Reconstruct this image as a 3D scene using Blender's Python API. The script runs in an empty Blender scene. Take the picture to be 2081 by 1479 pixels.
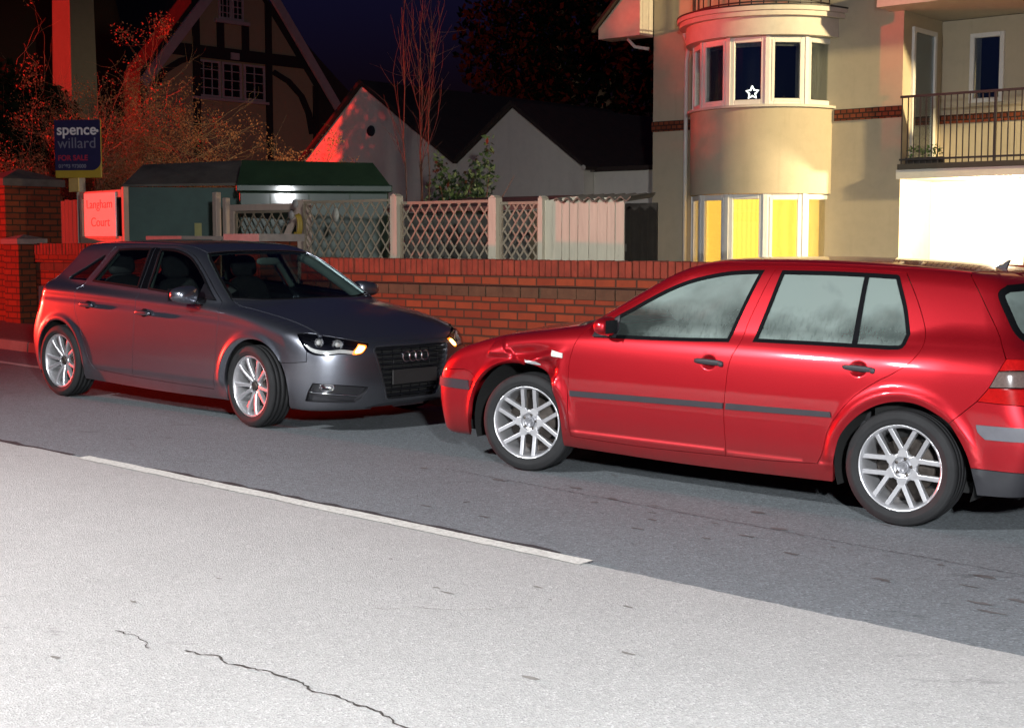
import bpy, math, random
import numpy as np
from mathutils import Matrix, Vector, geometry
R = math.radians
scene = bpy.context.scene
COL = scene.collection

# ------------------------------------------------------------------ camera, sky, lamps, exposure
SX, SY = -0.0157, 0.0132                       # the road climbs gently to the left
def gz(x, y): return SX * x + SY * y
cam_d = bpy.data.cameras.new("camera")
cam = bpy.data.objects.new("camera", cam_d); COL.objects.link(cam)
cam.location = (0, 0, 1.590)
cam.rotation_euler = (R(90) - 0.0862, 0, 0)
cam_d.sensor_width = 36.0; cam_d.lens = 36 * 2870.3 / 2081; cam_d.clip_start = 0.1; cam_d.clip_end = 600
scene.camera = cam
scene.render.resolution_x = 1024; scene.render.resolution_y = 727

world = bpy.data.worlds.new("World"); scene.world = world; world.use_nodes = True
wn = world.node_tree; wn.nodes.clear()
sky = wn.nodes.new("ShaderNodeTexSky"); sky.sky_type = 'NISHITA'; sky.sun_disc = False
sky.sun_elevation = R(-1.55); sky.sun_rotation = R(200); sky.altitude = 0; sky.air_density = 1.0; sky.dust_density = 0.6; sky.ozone_density = 8.0
hsv = wn.nodes.new("ShaderNodeHueSaturation"); hsv.inputs['Saturation'].default_value = 0.85
bg = wn.nodes.new("ShaderNodeBackground"); bg.inputs['Strength'].default_value = 0.15
wo = wn.nodes.new("ShaderNodeOutputWorld")
wn.links.new(sky.outputs[0], hsv.inputs['Color']); wn.links.new(hsv.outputs[0], bg.inputs[0]); wn.links.new(bg.outputs[0], wo.inputs[0])

def lamp(name, kind, loc, power, color, radius=0.1, aim=None, angle=None, blend=0.4):
    d = bpy.data.lights.new(name, kind); d.energy = power; d.color = color; d.shadow_soft_size = radius
    o = bpy.data.objects.new(name, d); COL.objects.link(o); o.location = loc
    if aim is not None:
        o.rotation_euler = (Vector(aim) - Vector(loc)).to_track_quat('-Z', 'Y').to_euler()
    if kind == 'SPOT': d.spot_size = R(angle); d.spot_blend = blend
    return o
lamp("street_lamp_light", 'SPOT', (-6.5, 4.0, 5.0), 3700, (0.96, 0.975, 0.985), 0.14, aim=(0.0, 7.0, 0.0), angle=116, blend=0.6)      # lamp across the road, left of the frame
lamp("headlight_glow", 'SPOT', (1.0, -1.6, 3.0), 4900, (0.94, 0.975, 1.0), 0.2, aim=(0.4, 6.4, 0.0), angle=80, blend=1.0)       # work lamp of a vehicle behind the camera
lamp("flood_light", 'SPOT', (14.6, 11.8, 7.0), 17500, (1.0, 0.78, 0.42), 0.25, aim=(6.6, 22.0, 3.2), angle=44, blend=0.6)   # warm lamp turned on the flats
lamp("beacon_light", 'POINT', (-23.7, 26.1, 2.3), 33000, (1.0, 0.028, 0.016), 0.15)        # red beacon of a vehicle stopped up the road
scene.view_settings.view_transform = 'Standard'; scene.view_settings.look = 'None'
scene.view_settings.exposure = 0.0; scene.view_settings.gamma = 1.0
scene.cycles.max_bounces = 8; scene.cycles.transparent_max_bounces = 16; scene.cycles.use_denoising = True
scene.cycles.sample_clamp_indirect = 4.0

# ------------------------------------------------------------------ materials
class NT:
    def __init__(s, name):
        s.m = bpy.data.materials.new(name); s.m.use_nodes = True; s.t = s.m.node_tree; s.t.nodes.clear()
        s.out = s.n("OutputMaterial")
        s.co = None
    def n(s, kind, **kw):
        x = s.t.nodes.new("ShaderNode" + kind)
        for k, v in kw.items(): setattr(x, k, v)
        return x
    def l(s, a, b): s.t.links.new(a, b)
    def coord(s, scale=(1, 1, 1), rot=(0, 0, 0)):
        if s.co is None: s.co = s.n("TexCoord")
        m = s.n("Mapping"); m.inputs['Scale'].default_value = scale; m.inputs['Rotation'].default_value = rot
        s.l(s.co.outputs['Object'], m.inputs[0]); return m.outputs[0]
    def noise(s, scale, detail=4, rough=0.6, vec=None, dist=0.0):
        x = s.n("TexNoise"); x.inputs['Scale'].default_value = scale; x.inputs['Detail'].default_value = detail
        x.inputs['Roughness'].default_value = rough; x.inputs['Distortion'].default_value = dist
        s.l(vec or s.coord(), x.inputs['Vector']); return x.outputs['Fac']
    def ramp(s, fac, *stops):
        r = s.n("ValToRGB"); e = r.color_ramp.elements
        while len(e) < len(stops): e.new(0.5)
        for q, (p, c) in zip(e, stops):
            q.position = p; q.color = (c, c, c, 1) if not isinstance(c, tuple) else (*c, 1)
        s.l(fac, r.inputs[0]); return r.outputs[0]
    def mix(s, fac, a, b, mode='MIX'):
        x = s.n("Mix", data_type='RGBA', blend_type=mode)
        for sock, v in ((x.inputs[0], fac), (x.inputs[6], a), (x.inputs[7], b)):
            if hasattr(v, 'links'): s.l(v, sock)
            elif isinstance(v, tuple): sock.default_value = (*v, 1)
            else: sock.default_value = v
        return x.outputs[2]
    def math(s, op, a, b=0.5):
        x = s.n("Math", operation=op)
        for sock, v in ((x.inputs[0], a), (x.inputs[1], b)):
            if hasattr(v, 'links'): s.l(v, sock)
            else: sock.default_value = v
        return x.outputs[0]
    def bump(s, h, strength=0.3, dist=0.01, normal=None):
        b = s.n("Bump"); b.inputs['Strength'].default_value = strength; b.inputs['Distance'].default_value = dist
        s.l(h, b.inputs['Height'])
        if normal is not None: s.l(normal, b.inputs['Normal'])
        return b.outputs[0]
    def bsdf(s, color=(0.5, 0.5, 0.5), rough=0.5, metal=0.0, normal=None, coat=0.0, coat_rough=0.05, spec=0.5, alpha=None, emit=None, estr=0.0, trans=0.0):
        b = s.n("BsdfPrincipled")
        for k, v in (('Base Color', color), ('Roughness', rough), ('Metallic', metal), ('Coat Weight', coat), ('Coat Roughness', coat_rough), ('Specular IOR Level', spec), ('Transmission Weight', trans)):
            if hasattr(v, 'links'): s.l(v, b.inputs[k])
            else: b.inputs[k].default_value = (*v, 1) if isinstance(v, tuple) else v
        if normal is not None: s.l(normal, b.inputs['Normal'])
        if emit is not None:
            if hasattr(emit, 'links'): s.l(emit, b.inputs['Emission Color'])
            else: b.inputs['Emission Color'].default_value = (*emit, 1)
            b.inputs['Emission Strength'].default_value = estr
        return b.outputs[0]
    def done(s, sh): s.l(sh, s.out.inputs[0]); return s.m

def plain(name, color, rough=0.6, metal=0.0, var=0.12, scale=9.0, bump=0.0, bscale=60, coat=0.0, spec=0.5):
    t = NT(name); n = t.noise(scale, 5)
    c = t.mix(n, tuple(max(0, c * (1 - var * 1.6)) for c in color), tuple(c * (1 + var * 1.6) for c in color))
    nm = t.bump(t.noise(bscale, 4), bump, 0.01) if bump else None
    return t.done(t.bsdf(c, rough, metal, nm, coat=coat, spec=spec))
def emitter(name, color, strength, base=(0.1, 0.1, 0.1)):
    t = NT(name); return t.done(t.bsdf(base, 0.3, emit=color, estr=strength))
def car_paint(name, color, metal=0.55, rough=0.38, flake=0.25):
    t = NT(name)
    v = t.n("TexVoronoi"); v.inputs['Scale'].default_value = 900; t.l(t.coord(), v.inputs['Vector'])
    fl = t.mix(flake, color, t.mix(v.outputs['Color'], tuple(c * 0.55 for c in color), tuple(min(1, c * 1.6) for c in color)))
    dirt = t.ramp(t.noise(2.3, 6, 0.65), (0.35, 0.0), (0.75, 0.35))
    z = t.n("SeparateXYZ"); t.l(t.co.outputs['Object'], z.inputs[0])
    low = t.n("MapRange"); low.inputs[1].default_value = 0.42; low.inputs[2].default_value = 0.16; t.l(z.outputs[2], low.inputs[0])
    dm = t.math('MULTIPLY', low.outputs[0], t.math('ADD', dirt, 0.45))
    c = t.mix(dm, fl, (0.045, 0.035, 0.03))
    rg = t.math('ADD', rough, t.math('MULTIPLY', dm, 0.3))
    return t.done(t.bsdf(c, rg, metal, coat=0.9, coat_rough=0.06))
def thin_glass(name, tint, refl=0.10, fog=None):
    t = NT(name)
    tr = t.n("BsdfTransparent"); tr.inputs[0].default_value = (*tint, 1)
    gl = t.n("BsdfGlossy"); gl.inputs['Roughness'].default_value = 0.02; gl.inputs[0].default_value = (0.9, 0.95, 1, 1)
    lw = t.n("LayerWeight"); lw.inputs[0].default_value = 0.35
    f = t.math('ADD', t.math('MULTIPLY', lw.outputs['Fresnel'], 0.5), refl * 0.3)
    base = tr.outputs[0]
    if fog is not None:
        m = fog(t); df = t.n("BsdfDiffuse"); df.inputs[0].default_value = (0.31, 0.38, 0.35, 1)
        ts = t.n("BsdfTranslucent"); ts.inputs[0].default_value = (0.3, 0.37, 0.34, 1)
        ad = t.n("MixShader"); ad.inputs[0].default_value = 0.35; t.l(df.outputs[0], ad.inputs[1]); t.l(ts.outputs[0], ad.inputs[2])
        mx = t.n("MixShader"); t.l(m, mx.inputs[0]); t.l(tr.outputs[0], mx.inputs[1]); t.l(ad.outputs[0], mx.inputs[2]); base = mx.outputs[0]
    o = t.n("MixShader"); t.l(f, o.inputs[0]); t.l(base, o.inputs[1]); t.l(gl.outputs[0], o.inputs[2])
    return t.done(o.outputs[0])

# ------------------------------------------------------------------ object helpers
def link(o, parent=None):
    COL.objects.link(o)
    if parent is not None: o.parent = parent
    return o
def tag(o, label=None, cat=None, group=None, kind=None):
    if label: o['label'] = label
    if cat: o['category'] = cat
    if group: o['group'] = group
    if kind: o['kind'] = kind
    return o
def empty(name, loc, label=None, cat=None, group=None, rotz=0.0, matrix=None):
    o = bpy.data.objects.new(name, None); COL.objects.link(o); o.empty_display_size = 0.1
    o.location = loc; o.rotation_euler = (0, 0, rotz)
    if matrix is not None: o.matrix_world = matrix
    return tag(o, label, cat, group)
def mesh_obj(name, verts, faces, mats, parent=None, midx=None, smooth=False, normals=None):
    me = bpy.data.meshes.new(name); me.from_pydata([tuple(v) for v in verts], [], [tuple(f) for f in faces])
    for m in (mats if isinstance(mats, (list, tuple)) else [mats]): me.materials.append(m)
    if midx is not None: me.polygons.foreach_set('material_index', midx)
    if smooth or normals is not None: me.polygons.foreach_set('use_smooth', [True] * len(me.polygons))
    me.validate(clean_customdata=False)
    if normals is not None and len(normals) == len(me.vertices):
        me.normals_split_custom_set_from_vertices([tuple(n) for n in normals])
    me.update()
    return link(bpy.data.objects.new(name, me), parent)

class MB:
    """collects faces for one mesh"""
    def __init__(s): s.v = []; s.f = []; s.mi = []; s.sm = []
    def add(s, vs, fs, mi=0, smooth=False):
        o = len(s.v); s.v += [tuple(map(float, v)) for v in vs]
        for f in fs: s.f.append(tuple(i + o for i in f)); s.mi.append(mi); s.sm.append(smooth)
    def box(s, a, b, mi=0, M=None):
        (x0, y0, z0), (x1, y1, z1) = a, b
        vs = [(x0, y0, z0), (x1, y0, z0), (x1, y1, z0), (x0, y1, z0), (x0, y0, z1), (x1, y0, z1), (x1, y1, z1), (x0, y1, z1)]
        if M is not None: vs = [M @ Vector(v) for v in vs]
        s.add(vs, [(0, 3, 2, 1), (4, 5, 6, 7), (0, 1, 5, 4), (1, 2, 6, 5), (2, 3, 7, 6), (3, 0, 4, 7)], mi)
    def prism(s, poly, axis, a, b, mi=0, M=None):
        """poly in the two other axes, extruded along axis from a to b"""
        n = len(poly); vs = []
        for q in (a, b):
            for (u, w) in poly:
                v = {0: (q, u, w), 1: (u, q, w), 2: (u, w, q)}[axis]; vs.append(M @ Vector(v) if M is not None else v)
        s.add(vs, [tuple(range(n))[::-1], tuple(range(n, 2 * n))] + [(i, (i + 1) % n, n + (i + 1) % n, n + i) for i in range(n)], mi)
    def tube(s, pts, r, seg=8, mi=0, caps=True):
        pts = [Vector(p) for p in pts]; n = len(pts); rs = r if isinstance(r, (list, tuple)) else [r] * n
        vs = []; up = None
        for i, p in enumerate(pts):
            t = (pts[min(i + 1, n - 1)] - pts[max(i - 1, 0)]).normalized()
            if up is None: up = t.orthogonal().normalized()
            up = (up - t * up.dot(t)).normalized(); w = t.cross(up)
            for k in range(seg):
                a = 2 * math.pi * k / seg; vs.append(p + (up * math.cos(a) + w * math.sin(a)) * rs[i])
        fs = [(i * seg + k, i * seg + (k + 1) % seg, (i + 1) * seg + (k + 1) % seg, (i + 1) * seg + k) for i in range(n - 1) for k in range(seg)]
        s.add(vs, fs, mi, True)
        if caps:
            o = len(s.v) - len(vs)
            s.f.append(tuple(o + k for k in range(seg))[::-1]); s.mi.append(mi); s.sm.append(False)
            s.f.append(tuple(o + (n - 1) * seg + k for k in range(seg))); s.mi.append(mi); s.sm.append(False)
    def lathe(s, prof, seg=48, mi=0, axis='y', c=(0, 0, 0), closed=False):
        """prof = [(r, h)]; revolved about an axis through c"""
        n = len(prof); vs = []
        for k in range(seg):
            a = 2 * math.pi * k / seg
            for (r, h_) in prof:
                p = {'y': (r * math.cos(a), h_, r * math.sin(a)), 'z': (r * math.cos(a), r * math.sin(a), h_), 'x': (h_, r * math.cos(a), r * math.sin(a))}[axis]
                vs.append((p[0] + c[0], p[1] + c[1], p[2] + c[2]))
        m = n if closed else n - 1
        fs = [(k * n + i, k * n + (i + 1) % n, ((k + 1) % seg) * n + (i + 1) % n, ((k + 1) % seg) * n + i) for k in range(seg) for i in range(m)]
        s.add(vs, fs, mi, True)
    def build(s, name, mats, parent=None):
        me = bpy.data.meshes.new(name); me.from_pydata(s.v, [], s.f)
        for m in (mats if isinstance(mats, (list, tuple)) else [mats]): me.materials.append(m)
        me.polygons.foreach_set('material_index', s.mi); me.polygons.foreach_set('use_smooth', s.sm)
        me.validate(); me.update()
        import bmesh
        bm = bmesh.new(); bm.from_mesh(me); bmesh.ops.recalc_face_normals(bm, faces=bm.faces); bm.to_mesh(me); bm.free()
        return link(bpy.data.objects.new(name, me), parent)
def bevel(o, w, seg=2):
    m = o.modifiers.new("bevel", 'BEVEL'); m.width = w; m.segments = seg; m.limit_method = 'ANGLE'; return o
def text_mesh(name, s, size, material, parent=None, M=None, extrude=0.002, bold=0.0, align='CENTER'):
    c = bpy.data.curves.new(name, 'FONT'); c.body = s; c.size = size; c.extrude = extrude; c.offset = bold; c.align_x = align
    o = bpy.data.objects.new(name, c); COL.objects.link(o)
    dg = bpy.context.evaluated_depsgraph_get(); me = bpy.data.meshes.new_from_object(o.evaluated_get(dg))
    bpy.data.objects.remove(o); me.materials.clear(); me.materials.append(material)
    if M is not None: me.transform(M)
    return link(bpy.data.objects.new(name, me), parent)
# ------------------------------------------------------------------ car body surfaces (implicit solids, cut into panels)
def spl(pts):
    xs = np.array([p[0] for p in pts], float); ys = np.array([p[1] for p in pts], float)
    if xs[0] > xs[-1]: xs, ys = xs[::-1], ys[::-1]
    n = len(xs); h = np.diff(xs); A = np.eye(n); b = np.zeros(n)
    for i in range(1, n - 1):
        A[i, i - 1:i + 2] = h[i - 1], 2 * (h[i - 1] + h[i]), h[i]
        b[i] = 3 * ((ys[i + 1] - ys[i]) / h[i] - (ys[i] - ys[i - 1]) / h[i - 1])
    c = np.linalg.solve(A, b)
    def f(q):
        q = np.clip(q, xs[0], xs[-1]); i = np.clip(np.searchsorted(xs, q) - 1, 0, n - 2); d = q - xs[i]
        return ys[i] + d * ((ys[i + 1] - ys[i]) / h[i] - h[i] * (2 * c[i] + c[i + 1]) / 3 + d * (c[i] + d * (c[i + 1] - c[i]) / (3 * h[i])))
    return f
def smax(a, b, r):
    k = np.maximum(r - np.abs(a - b), 0) / r
    return np.maximum(a, b) + k * k * r * 0.25
def smin(a, b, r): return -smax(-a, -b, r)
def sstep(a, b, x):
    t = np.clip((x - a) / (b - a), 0, 1); return t * t * (3 - 2 * t)
def superell(t, n):
    t = np.clip(t, 0, 0.9995); return 1 - (1 - t ** n) ** (1 / n)
def gauss2(x, z, cx, cz, sx, sz, rot=0.0):
    c, s = math.cos(rot), math.sin(rot); u = (x - cx) * c + (z - cz) * s; v = -(x - cx) * s + (z - cz) * c
    return np.exp(-(u / sx) ** 2 - (v / sz) ** 2)

class DirProj:
    def __init__(s, d):
        s.d = np.array(d, float) / np.linalg.norm(d); up = np.array([0, 0, 1.0]) if abs(s.d[2]) < 0.9 else np.array([1.0, 0, 0])
        s.e1 = np.cross(up, s.d); s.e1 /= np.linalg.norm(s.e1); s.e2 = np.cross(s.d, s.e1)
    def to2(s, P): return np.stack([P @ s.e1, P @ s.e2], 1)
    def rays(s, q): return q[:, :1] * s.e1 + q[:, 1:] * s.e2 + s.d * 4.0 + 0 * s.d, -np.tile(s.d, (len(q), 1)), 8.0
class CylProj:
    def __init__(s, x0, Rr=0.7): s.x0 = x0; s.R = Rr; s.sgn = 1.0
    def rear(s): s.sgn = -1.0; return s
    def to2(s, P): return np.stack([np.arctan2(P[:, 1], s.sgn * (P[:, 0] - s.x0)) * s.R * s.sgn, P[:, 2]], 1)
    def rays(s, q):
        a = q[:, 0] / s.R * s.sgn; d = np.stack([s.sgn * np.cos(a), np.sin(a), 0 * a], 1)
        o = np.stack([0 * a + s.x0, 0 * a, q[:, 1]], 1) + d * 2.2
        return o, -d, 2.2
def lift(F, pr, q):
    q = np.asarray(q, float); o, d, L = pr.rays(q); t = np.zeros(len(q)); done = np.zeros(len(q), bool); tp = t.copy(); fm = np.full(len(q), 9.0); tm = t.copy()
    for _ in range(400):
        f = F(o + d * t[:, None]); hit = f < 0
        done |= hit; better = f < fm; fm = np.where(better, f, fm); tm = np.where(better, t, tm)
        go = ~done & (t < L)
        if not go.any(): break
        tp = np.where(go, t, tp); t = np.where(go, t + np.clip(f * 0.45, 0.004, 0.5), t)
    a, b = tp, t
    for _ in range(22):
        m = (a + b) / 2; ins = F(o + d * m[:, None]) < 0; b = np.where(ins, m, b); a = np.where(ins, a, m)
    P = o + d * ((a + b) / 2)[:, None]; miss = ~done
    if miss.any():                                   # just past the outline: the nearest surface point
        Q = (o + d * tm[:, None])[miss]
        for _ in range(8): Q = Q - F(Q)[:, None] * grad(F, Q) * 0.8
        P[miss] = Q
    return P
def grad(F, P, e=2e-3):
    g = np.stack([F(P + np.eye(3)[i] * e) - F(P - np.eye(3)[i] * e) for i in range(3)], 1)
    return g / np.maximum(np.linalg.norm(g, axis=1, keepdims=True), 1e-9)
def smooth_path(pts, step=0.02):
    """centripetal Catmull-Rom through 2D points (straight for two)"""
    P = np.array(pts, float)
    if len(P) == 2:
        n = max(1, int(np.linalg.norm(P[1] - P[0]) / step)); return np.array([P[0] + (P[1] - P[0]) * i / n for i in range(n + 1)])
    Q = np.vstack([2 * P[0] - P[1], P, 2 * P[-1] - P[-2]]); out = []
    for i in range(1, len(Q) - 2):
        p0, p1, p2, p3 = Q[i - 1:i + 3]
        t0 = 0; t1 = t0 + np.linalg.norm(p1 - p0) ** .5; t2 = t1 + np.linalg.norm(p2 - p1) ** .5; t3 = t2 + np.linalg.norm(p3 - p2) ** .5
        n = max(2, int(np.linalg.norm(p2 - p1) / step))
        for k in range(n):
            t = t1 + (t2 - t1) * k / n
            A1 = (t1 - t) / (t1 - t0) * p0 + (t - t0) / (t1 - t0) * p1; A2 = (t2 - t) / (t2 - t1) * p1 + (t - t1) / (t2 - t1) * p2; A3 = (t3 - t) / (t3 - t2) * p2 + (t - t2) / (t3 - t2) * p3
            B1 = (t2 - t) / (t2 - t0) * A1 + (t - t0) / (t2 - t0) * A2; B2 = (t3 - t) / (t3 - t1) * A2 + (t - t1) / (t3 - t1) * A3
            out.append((t2 - t) / (t2 - t1) * B1 + (t - t1) / (t2 - t1) * B2)
    out.append(P[-1]); return np.array(out)
def inside(poly, q):
    x, y = q[:, 0], q[:, 1]; r = np.zeros(len(q), bool); n = len(poly); j = n - 1
    for i in range(n):
        xi, yi = poly[i]; xj, yj = poly[j]
        c = ((yi > y) != (yj > y))
        if yi != yj: r ^= c & (x < (xj - xi) * (y - yi) / (yj - yi) + xi)
        j = i
    return r
def area2(p): x, y = p[:, 0], p[:, 1]; return 0.5 * np.sum(x * np.roll(y, -1) - np.roll(x, -1) * y)
def offset_loop(p, d):
    """move a closed loop d to its inside (negative: outside)"""
    if area2(p) < 0: d = -d
    a = p - np.roll(p, 1, 0); b = np.roll(p, -1, 0) - p
    na = np.stack([-a[:, 1], a[:, 0]], 1); nb = np.stack([-b[:, 1], b[:, 0]], 1)
    na /= np.maximum(np.linalg.norm(na, axis=1, keepdims=True), 1e-9); nb /= np.maximum(np.linalg.norm(nb, axis=1, keepdims=True), 1e-9)
    m = na + nb; l2 = np.maximum((m * m).sum(1, keepdims=True), 0.5)
    return p + m * 2 / l2 * d
def clean_loop(p, eps=0.003):
    keep = [0]
    for i in range(1, len(p)):
        if np.linalg.norm(p[i] - p[keep[-1]]) > eps: keep.append(i)
    if np.linalg.norm(p[keep[-1]] - p[keep[0]]) < eps: keep.pop()
    return p[keep]
def S_(F, pts, sgn=1, step=0.02):
    q = smooth_path(pts, step); P = DirProj((0, sgn, 0)); pr = P
    q3 = np.stack([q[:, 0], 0 * q[:, 0], q[:, 1]], 1); return lift(F, pr, pr.to2(q3))
def T_(F, pts, step=0.02):
    q = smooth_path(pts, step); pr = DirProj((0, 0, 1)); q3 = np.stack([q[:, 0], q[:, 1], 0 * q[:, 0]], 1); return lift(F, pr, pr.to2(q3))
def F_(F, pts, sgn=1, step=0.02):
    q = smooth_path(pts, step); pr = DirProj((sgn, 0, 0)); q3 = np.stack([0 * q[:, 0], q[:, 0], q[:, 1]], 1); return lift(F, pr, pr.to2(q3))
def mir(P): return P * np.array([1, -1, 1])
def loop(*parts): return np.vstack(parts)
def panel(name, F, pr, outer, holes, material, parent, gap=0.002, h=0.022, depth=0.022, off=0.0, hole_gap=None, rim=True):
    """one body panel: a triangulated patch of the surface F inside a 3D loop, with its folded-in edges"""
    hole_gap = gap if hole_gap is None else hole_gap
    L = [offset_loop(clean_loop(pr.to2(outer)), gap)] + [offset_loop(clean_loop(pr.to2(q)), -hole_gap) for q in holes]
    V = []; E = []
    for p in L:
        o = len(V); V += [tuple(x) for x in p]; E += [(o + i, o + (i + 1) % len(p)) for i in range(len(p))]
    lo, hi = L[0].min(0), L[0].max(0); g = []
    for j in range(int((hi[1] - lo[1]) / (h * 0.866)) + 1):
        for i in range(int((hi[0] - lo[0]) / h) + 1): g.append((lo[0] + (i + 0.5 * (j % 2)) * h, lo[1] + (j + .5) * h * 0.866))
    g = np.array(g); ok = inside(L[0], g)
    for p in L[1:]: ok &= ~inside(p, g)
    g = g[ok]; B = np.array(V)
    if len(g):
        dmin = np.full(len(g), 9.0)
        for i in range(0, len(B), 64): dmin = np.minimum(dmin, np.linalg.norm(g[:, None] - B[None, i:i + 64], axis=2).min(1))
        g = g[dmin > h * 0.45]
    allv = [Vector(v) for v in V] + [Vector(tuple(x)) for x in g]
    vo, _, fo, _, _, _ = geometry.delaunay_2d_cdt(allv, E, [], 0, 1e-6)
    q = np.array([tuple(v) for v in vo]); T = np.array([tuple(f) for f in fo if len(f) == 3])
    c = q[T].mean(1); ok = inside(L[0], c)
    for p in L[1:]: ok &= ~inside(p, c)
    T = T[ok]
    P = lift(F, pr, q); N = grad(F, P); P = P + N * off
    fn = np.cross(P[T[:, 1]] - P[T[:, 0]], P[T[:, 2]] - P[T[:, 0]]); flip = (fn * N[T[:, 0]]).sum(1) < 0
    T[flip] = T[flip][:, ::-1]
    verts = P.tolist(); norms = N.tolist(); faces = T.tolist()
    if rim:
        ec = {}
        for a, b, c_ in faces:
            for e in ((a, b), (b, c_), (c_, a)): ec[e] = 1
        bd = [e for e in ec if (e[1], e[0]) not in ec]
        for a, b in bd:
            t = P[b] - P[a]; nn = np.cross(t, N[a]); l = np.linalg.norm(nn)
            if l < 1e-9: continue
            nn /= l; o = len(verts)
            ia, ib = P[a] - N[a] * depth, P[b] - N[b] * depth
            verts += [P[a].tolist(), P[b].tolist(), ib.tolist(), ia.tolist()]
            na = nn * 0.75 + N[a] * 0.25; norms += [na.tolist(), na.tolist(), nn.tolist(), nn.tolist()]
            faces.append([o + 1, o, o + 3, o + 2])
    return mesh_obj(name, verts, faces, material, parent, normals=norms)
def shell(name, F, lo, hi, step, material, parent, off):
    pass
def blob(name, center, rad, material, parent, n=2.6, seg=24, M=None, taper=None):
    """superellipsoid"""
    vs = []; fs = []; st = seg // 2
    sp = lambda v, e: math.copysign(abs(v) ** e, v)
    for i in range(st + 1):
        ph = -math.pi / 2 + math.pi * i / st
        for k in range(seg):
            th = 2 * math.pi * k / seg; e = 2 / n
            v = Vector((rad[0] * sp(math.cos(ph), e) * sp(math.cos(th), e), rad[1] * sp(math.cos(ph), e) * sp(math.sin(th), e), rad[2] * sp(math.sin(ph), e)))
            if taper: v = Vector(taper(v))
            if M is not None: v = M @ v
            vs.append(v + Vector(center))
    fs = [(i * seg + k, i * seg + (k + 1) % seg, (i + 1) * seg + (k + 1) % seg, (i + 1) * seg + k) for i in range(st) for k in range(seg)]
    return mesh_obj(name, vs, fs, material, parent, smooth=True)
# ------------------------------------------------------------------ the two cars
M_TYRE = plain("tyre_rubber", (0.018, 0.018, 0.019), 0.75, var=0.3, bump=0.15, bscale=140, spec=0.3)
M_BLACKPL = plain("black_plastic", (0.022, 0.022, 0.026), 0.5, var=0.2, bump=0.05, bscale=200)
M_STRIP = plain("grey_black_trim", (0.026, 0.024, 0.030), 0.55, var=0.15)
M_SEAL = plain("window_rubber", (0.005, 0.005, 0.006), 0.6, spec=.04)
M_PILLARBLK = plain("pillar_gloss_black", (0.003, 0.003, 0.0035), 0.05, var=.05, spec=.35)
M_ALLOY = plain("alloy", (0.66, 0.66, 0.68), 0.32, 0.75, var=0.08, scale=25)
M_CHROME = plain("chrome", (0.8, 0.8, 0.82), 0.12, 1.0, var=0.03)
M_CAPMET = plain("cap_metal", (0.30, 0.30, 0.32), 0.4, 0.6, var=.15)
M_DARKMET = plain("brake_metal", (0.10, 0.085, 0.075), 0.5, 0.8, var=0.4, scale=30)
M_GLOSSBLK = plain("gloss_black", (0.010, 0.010, 0.012), 0.16, var=0.1, spec=0.6)
M_VOID = plain("dark_lining", (0.010, 0.010, 0.010), 0.9)
M_REDPAINT = car_paint("red_metallic_paint", (0.44, 0.009, 0.017), 0.72, 0.36, 0.30)
M_GREYPAINT = car_paint("dark_grey_metallic_paint", (0.25, 0.262, 0.300), 0.95, 0.31, 0.35)
M_SEAT = plain("seat_cloth", (0.03, 0.03, 0.033), 0.9, var=0.3, bump=0.2, bscale=250)
M_TRIMLT = plain("pillar_trim", (0.13, 0.165, 0.155), 0.8)
M_LENS = thin_glass("lamp_lens", (0.93, 0.95, 0.97), 0.25)
M_GLASSG = thin_glass("tinted_car_glass", (0.60, 0.68, 0.64), 0.12)
M_AMBER = emitter("amber_lit", (1.0, 0.20, 0.008), 3.2)
M_AMBERHOT = emitter("amber_hot", (1.0, 0.62, 0.16), 14.0)
M_AMBERDIM = plain("amber_plastic", (0.75, 0.24, 0.03), 0.25)
M_TAILRED = plain("red_lens", (0.36, 0.006, 0.006), 0.14, var=0.25, scale=60, coat=0.6)
M_TAILDK = plain("smoked_lens", (0.12, 0.085, 0.075), 0.14, var=0.3, scale=80, coat=0.6)
M_PLATEBLK = plain("blank_plate", (0.03, 0.029, 0.029), 0.45)
M_WHITEPL = plain("clear_lens_bulb", (0.62, 0.60, 0.56), 0.2, var=0.25, scale=120, coat=0.5)
M_PRIMER = plain("scraped_metal", (0.55, 0.55, 0.56), 0.45, 0.4, var=0.4, scale=60)
def fog_mask(t):
    big = t.noise(2.6, 3, 0.5, t.coord((1.0, 1.0, 1.3)), 0.3); fine = t.noise(26, 4, .7)
    st = t.noise(34.0, 2, 0.6, t.coord((1.6, 1.6, 0.05)))
    z = t.n("SeparateXYZ"); t.l(t.co.outputs['Object'], z.inputs[0])
    def mr(a, b): q = t.n("MapRange"); q.inputs[1].default_value = a; q.inputs[2].default_value = b; t.l(z.outputs[2], q.inputs[0]); return q.outputs[0]
    a = t.math('ADD', t.math('MULTIPLY', big, 1.15), t.math('MULTIPLY', mr(0.99, 1.20), 0.42)); a = t.math('ADD', a, t.math('MULTIPLY', mr(1.01, 0.95), 0.30)); a = t.math('ADD', a, t.math('MULTIPLY', fine, .10))
    fx = t.n("MapRange"); fx.inputs[1].default_value = -1.25; fx.inputs[2].default_value = -.62; t.l(z.outputs[0], fx.inputs[0]); lowz = mr(1.16, 1.04)
    a = t.math('SUBTRACT', a, t.math('MULTIPLY', t.math('MULTIPLY', fx.outputs[0], lowz), .5))
    m = t.ramp(a, (0.50, 0.16), (0.78, 0.55), (1.02, 0.92))
    runs = t.math('MULTIPLY', t.ramp(st, (0.34, 0.22), (0.52, 0.0)), mr(1.16, 1.02))
    return t.math('MULTIPLY', m, t.math('SUBTRACT', 1.0, runs))
M_FOGGED = thin_glass("fogged_car_glass", (0.50, 0.60, 0.56), 0.10, fog_mask)

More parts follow.
